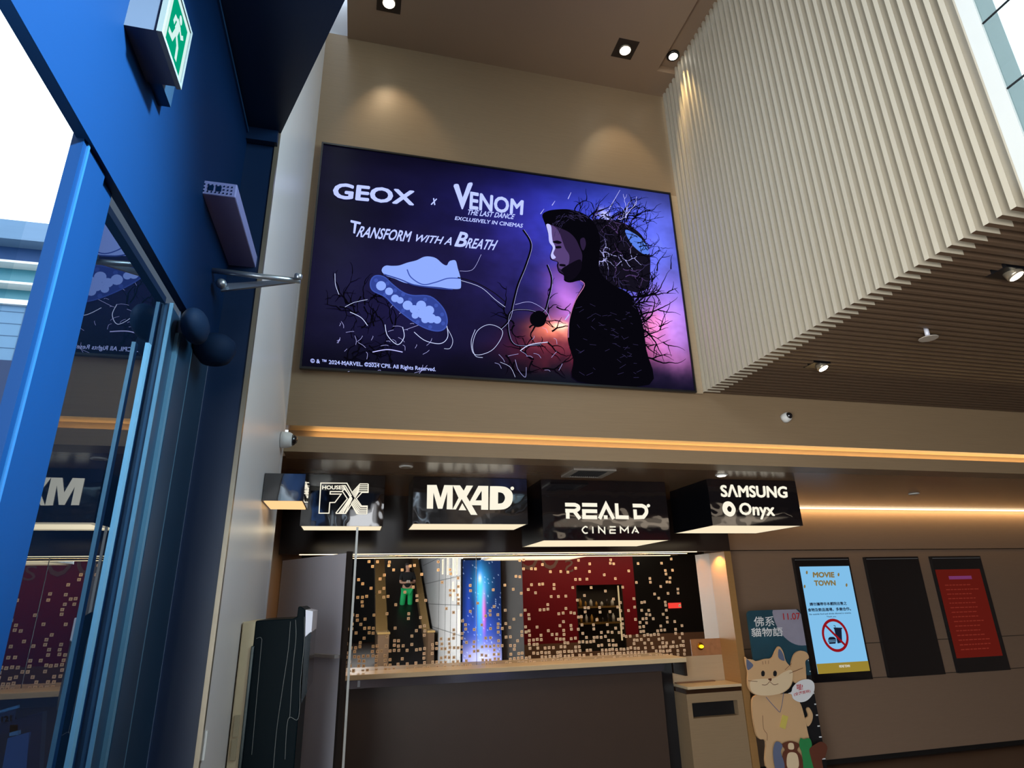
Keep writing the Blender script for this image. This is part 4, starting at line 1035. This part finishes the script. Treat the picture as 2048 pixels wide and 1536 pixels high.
# =================================================================== EXIT SIGN, DOOR CLOSER
ex = thing('exit_sign', 'boxed green running-man exit sign above the entrance door', 'sign', (FX, 1.29, 2.84))
ey0, ey1, ez0, ez1 = 1.198, 1.372, 2.842, 3.034
exf = -0.50
MB().box(FX+0.001, exf-0.012, ey0+0.004, ey1-0.004, ez0+0.004, ez1-0.004).build('housing', mat('grey_housing', srgb(62, 70, 86), 0.5, var=0.04, spec=0.1), ex)
fm = MB(); b5 = 0.010
fm.box(exf-0.012, exf, ey0, ey1, ez0, ez0+b5).box(exf-0.012, exf, ey0, ey1, ez1-b5, ez1).box(exf-0.012, exf, ey0, ey0+b5, ez0+b5, ez1-b5).box(exf-0.012, exf, ey1-b5, ey1, ez0+b5, ez1-b5)
fm.build('frame', mat('grey_frame', srgb(84, 90, 92), 0.5, var=0.03, spec=0.1), ex)
MB().box(exf-0.011, exf-0.003, ey0+b5, ey1-b5, ez0+b5, ez1-b5).build('lit_panel', emis('exit_white', srgb(215, 245, 240), 1.0), ex)
gm = MB(); YC, ZC = (ey0+ey1)/2, (ez0+ez1)/2
def eb(pts, m, lift): gm.add([Vector((exf-0.003+lift, YC+a*0.078, ZC+b*0.086)) for a, b in pts], [tuple(range(len(pts)))], m)
eb([(-0.72, -0.95), (0.75, -0.95), (0.75, 0.78), (-0.72, 0.78)], 0, 0.0006)
def es(pts, w): gm.stroke([Vector((exf-0.003, YC+a*0.078, ZC+b*0.086)) for a, b in pts], w, False, (0.0012, 0, 0), 1)
eb([(0.05+0.14*cos(a*pi/6), 0.52+0.14*sin(a*pi/6)) for a in range(12)], 1, 0.0012)
es([(0.0, 0.35), (-0.12, -0.1)], 0.0125); es([(0.02, 0.3), (0.32, 0.12), (0.5, 0.28)], 0.0055); es([(-0.02, 0.28), (-0.35, 0.22), (-0.42, -0.05)], 0.0055)
es([(-0.1, -0.1), (0.2, -0.35), (0.25, -0.8)], 0.0075); es([(-0.14, -0.1), (-0.3, -0.5), (-0.66, -0.55)], 0.0075)
gm.build('running_man', [emis('exit_green', srgb(0, 160, 120), 1.0), MATS['exit_white']], ex)
MB().box(FX+0.001, FX+0.05, ey1+0.0, ey1+0.09, 2.86, 2.93).build('bracket', NAVYMID, ex)

dc = thing('door_closer_box', 'grey perforated box under the header beside the exit sign', 'box', (FX, 2.3, 3.0))
MB().box(FX+0.001, -0.475, 1.94, 2.80, 2.93, 2.985).build('housing', mat('pale_grey_violet', srgb(120, 125, 175), 0.4, var=0.03), dc, bevel=0.004)
m_ = MB()
for i in range(9):
    for k in range(3):
        if 2 < i < 6 and k == 1: continue
        m_.box(-0.592+i*0.0125, -0.588+i*0.0125, 1.938, 1.9405, 2.938+k*0.014, 2.943+k*0.014)
m_.box(-0.565, -0.548, 1.938, 1.9405, 2.946, 2.966).box(-0.54, -0.523, 1.938, 1.9405, 2.946, 2.966)
m_.build('vent_hole', FLAREBLUE, dc)
ar = thing('door_closer', 'silver folding door-closer arm reaching out from the entrance header', 'door closer', (FX, 2.2, 2.78))
def A3(x, y, D=2.2): return atY(280+x/5.486, 480+y/5.486, D)
p0_, p1_, p2_, p3_ = A3(620, 290), A3(720, 325), A3(1760, 450), A3(1780, 395)
MB().tube([A3(510, 250, 2.2), p0_, p1_], [0.010, 0.013, 0.008], 12).build('pivot_rod', ALU, ar)
MB().tube([p1_, p2_], [0.0105, 0.0105], 12).build('main_arm', ALU, ar)
fa = MB(); q1_, q2_ = A3(890, 520, 2.23), A3(1700, 445, 2.23)
fa.prism([q1_+Vector((0, 0, 0.016)), q2_+Vector((0, 0, 0.008)), q2_-Vector((0, 0, 0.006)), q1_-Vector((0, 0, 0.014))], (0, 0.012, 0))
fa.build('forearm', mat('darker_aluminium', srgb(140, 150, 165), 0.35, metal=0.7, var=0.05), ar)  # forearm in a darker metal tone than the main arm
MB().lathe(A3(890, 480, 2.21), (0, -0.6, -1), [(0.006, -0.02), (0.017, -0.01), (0.02, 0.0), (0.014, 0.012), (0.004, 0.016)], 16).build('arm_pivot', ALU, ar)
MB().lathe(A3(1735, 400, 2.19)+Vector((0, 0, -0.012)), (0.1, -0.3, 1), [(0.012, 0), (0.015, 0.004), (0.015, 0.018), (0.011, 0.022)], 16).build('elbow_joint', ALU, ar)
MB().box(FX+0.001, A3(620, 290).x-0.012, 2.19, 2.23, A3(620, 290).z-0.012, A3(620, 290).z+0.03).build('mount', NAVYMID, ar)
MATT_NAVY = mat('matt_navy_plastic', (0.003, 0.012, 0.035, 1), 0.7, spec=0.1, var=0.1)
cv = thing('pivot_cover', 'round dark cover hanging at the head of the entrance door', 'cover', (-0.54, 2.05, 2.4))
MB().ball((-0.548, 1.99, 2.455), 0.04, 0.085, 0.055).build('cover_shell', MATT_NAVY, cv)
MB().lathe((-0.535, 2.20, 2.50), (0.15, -0.1, -1), [(0.05, 0), (0.068, 0.02), (0.07, 0.05), (0.05, 0.085), (0.02, 0.10)], 24).build('lower_dome', MATT_NAVY, cv)
# white card on the pier edge
m_ = thing('door_contact', 'small white switch on the dark end of the pale pier', 'switch', (-0.39, 2.41, 1.17))
zc = atY(445, 1490, 2.43).z
MB().box(-0.4475, -0.440, 2.455, 2.470, zc-0.045, zc+0.04).build('switch_plate', WHITE, m_)

# stand seen through the door glass at the bottom left
sg = thing('sign_stand', 'silver framed sign stand outside beyond the door glass', 'sign', (-0.95, 2.3, 0))
def Z5(x, y, D=2.35): return atY(x/4.572, 1200+y/4.572, D)
fm = MB()
fm.stroke([Z5(-60, 1200), Z5(330, 1095), Z5(280, 1536+300)], 0.016, True, (0, 0.03, 0))
fm.build('frame', NAVYMID, sg)
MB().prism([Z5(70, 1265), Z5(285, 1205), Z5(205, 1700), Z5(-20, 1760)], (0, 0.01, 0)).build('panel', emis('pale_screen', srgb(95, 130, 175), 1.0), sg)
m_ = MB().prism([Z5(90, 1145), Z5(165, 1138), Z5(160, 1235), Z5(85, 1245)], (0, 0.02, 0))
m_.build('clip', ALU, sg)
m_ = MB().prism([Z5(-60, 1048), Z5(150, 985), Z5(135, 1100), Z5(-60, 1160)], (0, 0.01, 0)); m_.build('top_plate', mat('dim_plate', srgb(60, 70, 95), 0.5, var=0.1), sg)
m_ = MB(); m_.stroke([Z5(-60, 1040), Z5(162, 976)], 0.004, True, (0, 0.012, 0)); m_.build('plate_edge', ALU, sg)
m_ = MB(); put_text(m_, '121', Z5(12, 1068), Z5(106, 1048), Z5(15, 1120), Z5(108, 1105), (0, -0.002, 0), bold=0.03); m_.build('lettering', BLACK, sg)

# =================================================================== LOBBY SEEN IN THE MIRROR
GREYP = mat('grey_wall_panel', srgb(150, 148, 150), 0.5, var=0.08, vscale=3)
RV = 2*YM
def rx_(px, py, yr):   # point behind the camera that the mirror shows at this pixel
    p = atY(px, py, RV-yr); return Vector((p.x, yr, p.z))
w = MB().box(2.25, 2.38, -16.0, -2.0, 0, SLZ-0.03).box(2.40, 2.46, -16.0, -9.5, SLZ-0.03, CZ+0.07).box(-0.66, -0.6, -16.0, -9.5, 0, CZ+0.2).box(-0.66, -0.6, -9.5, -6.0, 0, 2.51)
w.box(2.38, 3.55, -2.12, -2.0, 0, SLZ-0.03).box(3.55, 9.2, -4.35, -4.22, 0, SLZ-0.03, 0).box(3.55, 3.97, -4.22, -4.0, 0, SLZ-0.03, 0)
struct('wall_lobby', w, GREYP, label='grey panelled lobby wall with lit outline shapes')
sl = MB(); rl = random.Random(3)
for yy, zz_, hh_ in [(-2.9, 2.1, 0.42), (-3.35, 2.1, 0.42), (-4.3, 2.15, 0.4), (-2.6, 1.5, 0.42), (-3.4, 1.55, 0.4), (-5.2, 2.2, 0.35), (-2.6, 0.9, 0.45)]:
    x_ = 2.245; ww_ = 0.17
    sl.stroke([Vector((x_, yy, zz_)), Vector((x_, yy+ww_, zz_)), Vector((x_, yy+ww_, zz_+hh_)), Vector((x_, yy, zz_+hh_))], 0.007, True, (-0.006, 0, 0), 0, True)
struct('trim_10', sl, LEDLINE, label='lit outline shapes on the lobby wall')
jn = MB()
for z_ in (0.85, 1.45, 2.05, 2.65): jn.box(2.243, 2.2499, -10, -2.0, z_-0.006, z_+0.006)
for y_ in (-2.8, -3.7, -4.6, -5.8): jn.box(2.243, 2.2499, y_-0.006, y_+0.006, 0, 2.9)
struct('trim_11', jn, mat('dark_joint_line', (0.05, 0.05, 0.055, 1), 0.6, var=0.1))
REDW = mat('deep_red_wall', srgb(150, 10, 30), 0.5, var=0.05)
rw = MB().box(3.97, 5.47, -4.0, -3.96, 0.5, SLZ-0.03).box(6.72, 7.08, -4.0, -3.96, 0.5, SLZ-0.03).box(5.47, 6.72, -4.0, -3.96, 1.83, SLZ-0.03)
rw.box(3.97, 5.47, -4.0, -3.955, 0, 0.5, 1).box(6.72, 9.2, -4.0, -3.955, 0, 0.62, 1).box(5.47, 6.72, -4.0, -3.955, 0, 0.28, 1)
rw.box(7.08, 9.2, -4.0, -3.97, 0.62, SLZ-0.03, 2)
struct('wall_shop', rw, [REDW, mat('tan_dado', srgb(150, 110, 84), 0.5, var=0.05), mat('dark_shop_front', (0.006, 0.006, 0.006, 1), 0.3, var=0.2)])
m_ = MB()
def mtext(s, a, b, c, d, yr, m=0, bold=0.02):
    put_text(m_, s, rx_(*a, yr), rx_(*b, yr), rx_(*c, yr), rx_(*d, yr), (0, 0.006, 0), m, bold)
# letters on the red wall read mirrored in the photo, so they stand the right way round here
put_text(m_, 'OC', (5.05, -3.95, 2.95), (3.97+0.12, -3.95, 2.95), (5.05, -3.95, 2.22), (3.97+0.12, -3.95, 2.22), bold=0.0)
put_text(m_, 'S', (5.42, -3.95, 2.45), (5.2, -3.95, 2.45), (5.42, -3.95, 2.15), (5.2, -3.95, 2.15), bold=0.0)
tg = thing('wall_lettering', 'large greyish letters on the deep red wall reflected in the mirror', 'lettering', (4.7, -3.95, 2.2))
m_.build('letter_set', mat('taupe_letter', srgb(150, 110, 100), 0.5, var=0.05), tg)
lb = thing('poster_lightbox', 'tall lit poster box with a glowing blue figure, reflected in the mirror', 'poster', (2.65, -1.95, 0.3))
MB().box(2.20, 3.08, -1.999, -1.93, 0.27, 2.38).build('frame', BLACK, lb)
def lbcol(u, v):
    c = Vector((0.01, 0.025, 0.10))
    for bu, bv, ru, rv, col, k in ((0.55, 0.55, 0.10, 0.35, (60, 150, 255), 1.6), (0.5, 0.75, 0.22, 0.2, (60, 190, 255), 0.8), (0.5, 0.3, 0.45, 0.25, (60, 90, 210), 0.9), (0.45, 0.5, 0.05, 0.22, (210, 40, 70), 1.2),
                                   (0.5, 0.05, 0.6, 0.16, (190, 190, 255), 1.3), (0.55, 0.82, 0.05, 0.05, (230, 180, 170), 0.9), (0.85, 0.6, 0.1, 0.3, (30, 60, 170), 0.7)):
        d = ((u-bu)/ru)**2+((v-bv)/rv)**2
        if d < 9: c = c+Vector(srgb(*col)[:3])*(k*exp(-d*1.5))
    if noise.noise(Vector((u*40, v*80, 1))) > 0.55: c = c+Vector((0.3, 0.4, 0.6))
    return tuple(c)
picture_grid('poster_print', Vector((3.05, -1.925, 0.30)), Vector((-0.82, 0, 0)), Vector((0, 0, 2.05)), 50, 100, lbcol, lb, attr_emis('lightbox_picture', 1.5))
# shelf niche with bottles and jars
ni = thing('display_shelf', 'lit shelf niche with gold-edged shelves in the red wall, reflected in the mirror', 'shelf', (6.1, -3.9, 0.3))
MB().box(5.47, 6.72, -4.2, -4.185, 0.28, 1.83).box(5.47, 5.49, -4.19, -3.95, 0.28, 1.83).box(6.70, 6.72, -4.19, -3.95, 0.28, 1.83).build('back_panel', mat('dark_niche', (0.03, 0.022, 0.015, 1), 0.5, var=0.2), ni)
GOLD = mat('gold_edge', srgb(200, 160, 90), 0.3, metal=0.8, var=0.05)
for z_ in (1.28, 0.90): MB().box(5.49, 6.60, -4.15, -3.94, z_, z_+0.04).build('shelf_board', GOLD, ni)
MB().box(6.60, 6.625, -3.98, -3.94, 0.5, 1.80).build('lit_upright', emis('dim_gold_light', (1.0, 0.75, 0.4, 1), 0.7), ni)
rb_ = random.Random(2); JM = [mat('jar_amber', srgb(190, 140, 60), 0.25, var=0.1), mat('jar_white', srgb(220, 215, 200), 0.3, var=0.05), mat('jar_dark', srgb(60, 50, 45), 0.2, var=0.1)]
proto = None
names = ['amber', 'white', 'dark']
kk_ = 0
for z_ in (1.32, 0.94):
    for i in range(7):
        x_ = 5.58+i*0.145; r_ = rb_.uniform(0.025, 0.045); h_ = rb_.uniform(0.09, 0.2); c_ = rb_.randrange(3)
        jt = thing('jar', '%s jar, %s from the left on the niche\'s %s shelf' % (names[c_], 'first second third fourth fifth sixth seventh'.split()[i], 'upper' if z_ > 1 else 'lower'), 'jar', (x_, -3.93, z_), 'jars on the niche shelves')
        MB().lathe((x_, -4.03, z_), (0, 0, 1), [(r_, 0), (r_, h_*0.7), (r_*0.5, h_*0.85), (r_*0.45, h_)], 12).build('jar_body', JM[c_], jt)
# glowing red counter sign and green tag in the dark shop
m_ = thing('shop_sign', 'small red lit sign in the dark shop reflected in the mirror', 'sign', (7.9, -3.9, 1.2))
a_ = rx_(1337, 1206, -3.94); b_ = rx_(1363, 1216, -3.94)
MB().box(a_.x, b_.x, -3.969, -3.94, b_.z, a_.z).build('lit_face', emis('red_glow', srgb(250, 70, 60), 1.2), m_)
# escalators
es_ = thing('escalator', 'escalator with bronze balustrades reflected in the mirror', 'escalator', (1.4, -6.5, 0))
BRZ = mat('bronze_clad', srgb(96, 72, 52), 0.4, metal=0.2, var=0.1)
def ramp(xa, xb, off, h, m, name, y0=-7.0, y1=-15.5):
    sl_ = 0.55
    zA = lambda y: (y0-y)*sl_
    MB().prism([Vector((xa, y0+1.2, max(0, off))), Vector((xa, y0, off)), Vector((xa, y1, zA(y1)+off)), Vector((xa, y1, zA(y1)+off+h)), Vector((xa, y0, off+h)), Vector((xa, y0+1.2, max(0, off)+h))], (xb-xa, 0, 0)).build(name, m, es_)
ramp(0.70, 0.98, 0.0, 0.75, BRZ, 'balustrade'); ramp(1.98, 2.14, 0.0, 0.75, BRZ, 'balustrade')
ramp(0.68, 1.00, 0.76, 0.05, mat('gold_handrail', srgb(210, 170, 110), 0.25, metal=0.7, var=0.05), 'handrail'); ramp(1.96, 2.16, 0.76, 0.05, MATS['gold_handrail'], 'handrail')
MB().prism([Vector((0.98, -6.0, 0.0)), Vector((0.98, -15.5, 4.675)), Vector((0.98, -15.5, 4.6)), Vector((0.98, -7.0, 0.0))], (1.0, 0, 0)).build('steps', BLACK, es_)
struct('wall_lobby', MB().box(-0.6, 2.25, -16.2, -16.0, 0, 7.0), mat('black_far_wall', (0.004, 0.004, 0.006, 1), 0.5, var=0.2), label='black far wall behind the escalators')

# person standing on the escalator
PX, PY, PZ = 1.66, -9.0, 1.10
def skin_body(name, verts, edges, radii, m, parent, root=0):
    me = bpy.data.meshes.new(name); me.from_pydata([tuple(Vector(v)) for v in verts], edges, [])
    o = bpy.data.objects.new(name, me); COL.objects.link(o); o.parent = parent
    md = o.modifiers.new('skin', 'SKIN')
    bm = bmesh.new(); bm.from_mesh(me); bmesh.ops.remove_doubles(bm, verts=bm.verts, dist=1e-6)
    ly = bm.verts.layers.skin.verify(); bm.verts.ensure_lookup_table()
    for i, v in enumerate(bm.verts):
        v[ly].radius = radii[i] if isinstance(radii[i], tuple) else (radii[i], radii[i]); v[ly].use_root = (i == root)
    bm.to_mesh(me); bm.free()
    o.modifiers.new('sub', 'SUBSURF').levels = 2; o.modifiers['sub'].render_levels = 2
    me.materials.append(m); return o
pe = thing('person', 'person in black top and green trousers holding a phone on the escalator', 'person', (PX, PY, 0.98))
SK = mat('skin_tone', srgb(200, 150, 125), 0.5, var=0.04)
V_ = [(0, 0, 0.92), (0, 0, 1.10), (0, 0, 1.32), (0, 0, 1.44), (0, 0.02, 1.50), (0, 0.03, 1.60), (0, 0.02, 1.68),
      (-0.17, 0, 1.38), (-0.22, 0.02, 1.12), (-0.10, 0.24, 1.10), (-0.04, 0.30, 1.12),
      (0.17, 0, 1.38), (0.22, 0.02, 1.12), (0.10, 0.24, 1.10), (0.04, 0.30, 1.12),
      (-0.10, 0, 0.86), (-0.14, 0.03, 0.48), (-0.19, -0.02, 0.10), (-0.19, 0.12, 0.04),
      (0.10, 0, 0.86), (0.10, 0.02, 0.48), (0.09, -0.02, 0.10), (0.09, 0.12, 0.04)]
E_ = [(0, 1), (1, 2), (2, 3), (3, 4), (4, 5), (5, 6), (2, 7), (7, 8), (8, 9), (9, 10), (2, 11), (11, 12), (12, 13), (13, 14), (0, 15), (15, 16), (16, 17), (17, 18), (0, 19), (19, 20), (20, 21), (21, 22)]
RA = [0.12, 0.12, 0.13, 0.06, 0.055, 0.09, 0.07, 0.06, 0.042, 0.032, 0.035, 0.06, 0.042, 0.032, 0.035, 0.085, 0.06, 0.042, 0.035, 0.085, 0.06, 0.042, 0.035]
RA[0] = (0.15, 0.11); RA[1] = (0.14, 0.10); RA[2] = (0.17, 0.11)
skin_body('body', V_, E_, RA, SK, pe)
tr_ = skin_body('trousers', [V_[0], V_[15], V_[16], V_[17], V_[19], V_[20], V_[21]], [(0, 1), (1, 2), (2, 3), (0, 4), (4, 5), (5, 6)], [(0.165, 0.125), 0.10, 0.085, 0.075, 0.10, 0.085, 0.075], mat('green_cloth', srgb(30, 190, 110), 0.8, var=0.08), pe)
skin_body('shirt', [(0, 0, 0.90), V_[1], V_[2], (0, 0, 1.42), (-0.17, 0, 1.38), (-0.225, 0.02, 1.17), (0.17, 0, 1.38), (0.225, 0.02, 1.17)], [(0, 1), (1, 2), (2, 3), (2, 4), (4, 5), (2, 6), (6, 7)], [(0.165, 0.12), (0.16, 0.12), (0.19, 0.13), (0.08, 0.08), 0.08, 0.062, 0.08, 0.062], mat('black_cloth', srgb(14, 14, 17), 0.8, var=0.1), pe)
ORG['person'] = Vector((PX, PY, 0.98))
MB().ball((PX, PY-0.005, 0.98+1.645), 0.093, 0.105, 0.095).build('hair', mat('dark_hair', srgb(40, 26, 20), 0.6, var=0.2), pe)
MB().box(PX-0.05, PX+0.05, PY+0.32, PY+0.335, 0.98+1.10, 0.98+1.17).build('phone', WHITE, pe)
for s_ in (-1, 1):
    hx = PX+s_*0.045
    hm = MB()
    for q_ in range(4): hm.tube([(hx-s_*0.0, PY+0.30, 0.98+1.095+q_*0.018), (hx-s_*0.02, PY+0.335, 0.98+1.095+q_*0.018), (hx-s_*0.045, PY+0.345, 0.98+1.095+q_*0.018)], [0.009, 0.0085, 0.007], 6)
    hm.tube([(hx, PY+0.29, 0.98+1.15), (hx-s_*0.02, PY+0.32, 0.98+1.175)], [0.010, 0.008], 6)
    hm.build('fingers', SK, pe)
for q_ in (17, 21):
    v = Vector(V_[q_]); MB().ball((PX+v.x, PY+0.06, 0.98+0.05), 0.055, 0.14, 0.05).build('shoe', WHITE, pe)
# unseen fill lamps added in the lobby behind the camera, without fixtures
w4 = struct('rear_fill_frame', MB().box(-0.35, 2.2, -15.99, -15.93, 3.3, 3.36).box(-0.35, 2.2, -15.99, -15.93, 5.24, 5.30).box(0.9, 0.96, -15.99, -15.93, 3.36, 5.24), ALU)  # made-up frame around the added rear fill lamp
area('rear_fill', (0.92, -15.95, 4.3), (radians(90), 0, 0), 2.4, 1.8, 86, (0.95, 0.97, 1.0))  # added fill from the rear, no known opening there
area('lobby_fill', (6.0, -2.6, SLZ-0.03), (0, 0, 0), 4.5, 1.5, 45, (1.0, 0.82, 0.62))
area('atrium_fill', (1.0, -6.5, CZ-0.05), (0, 0, 0), 1.5, 5.0, 12, (1.0, 0.9, 0.78))
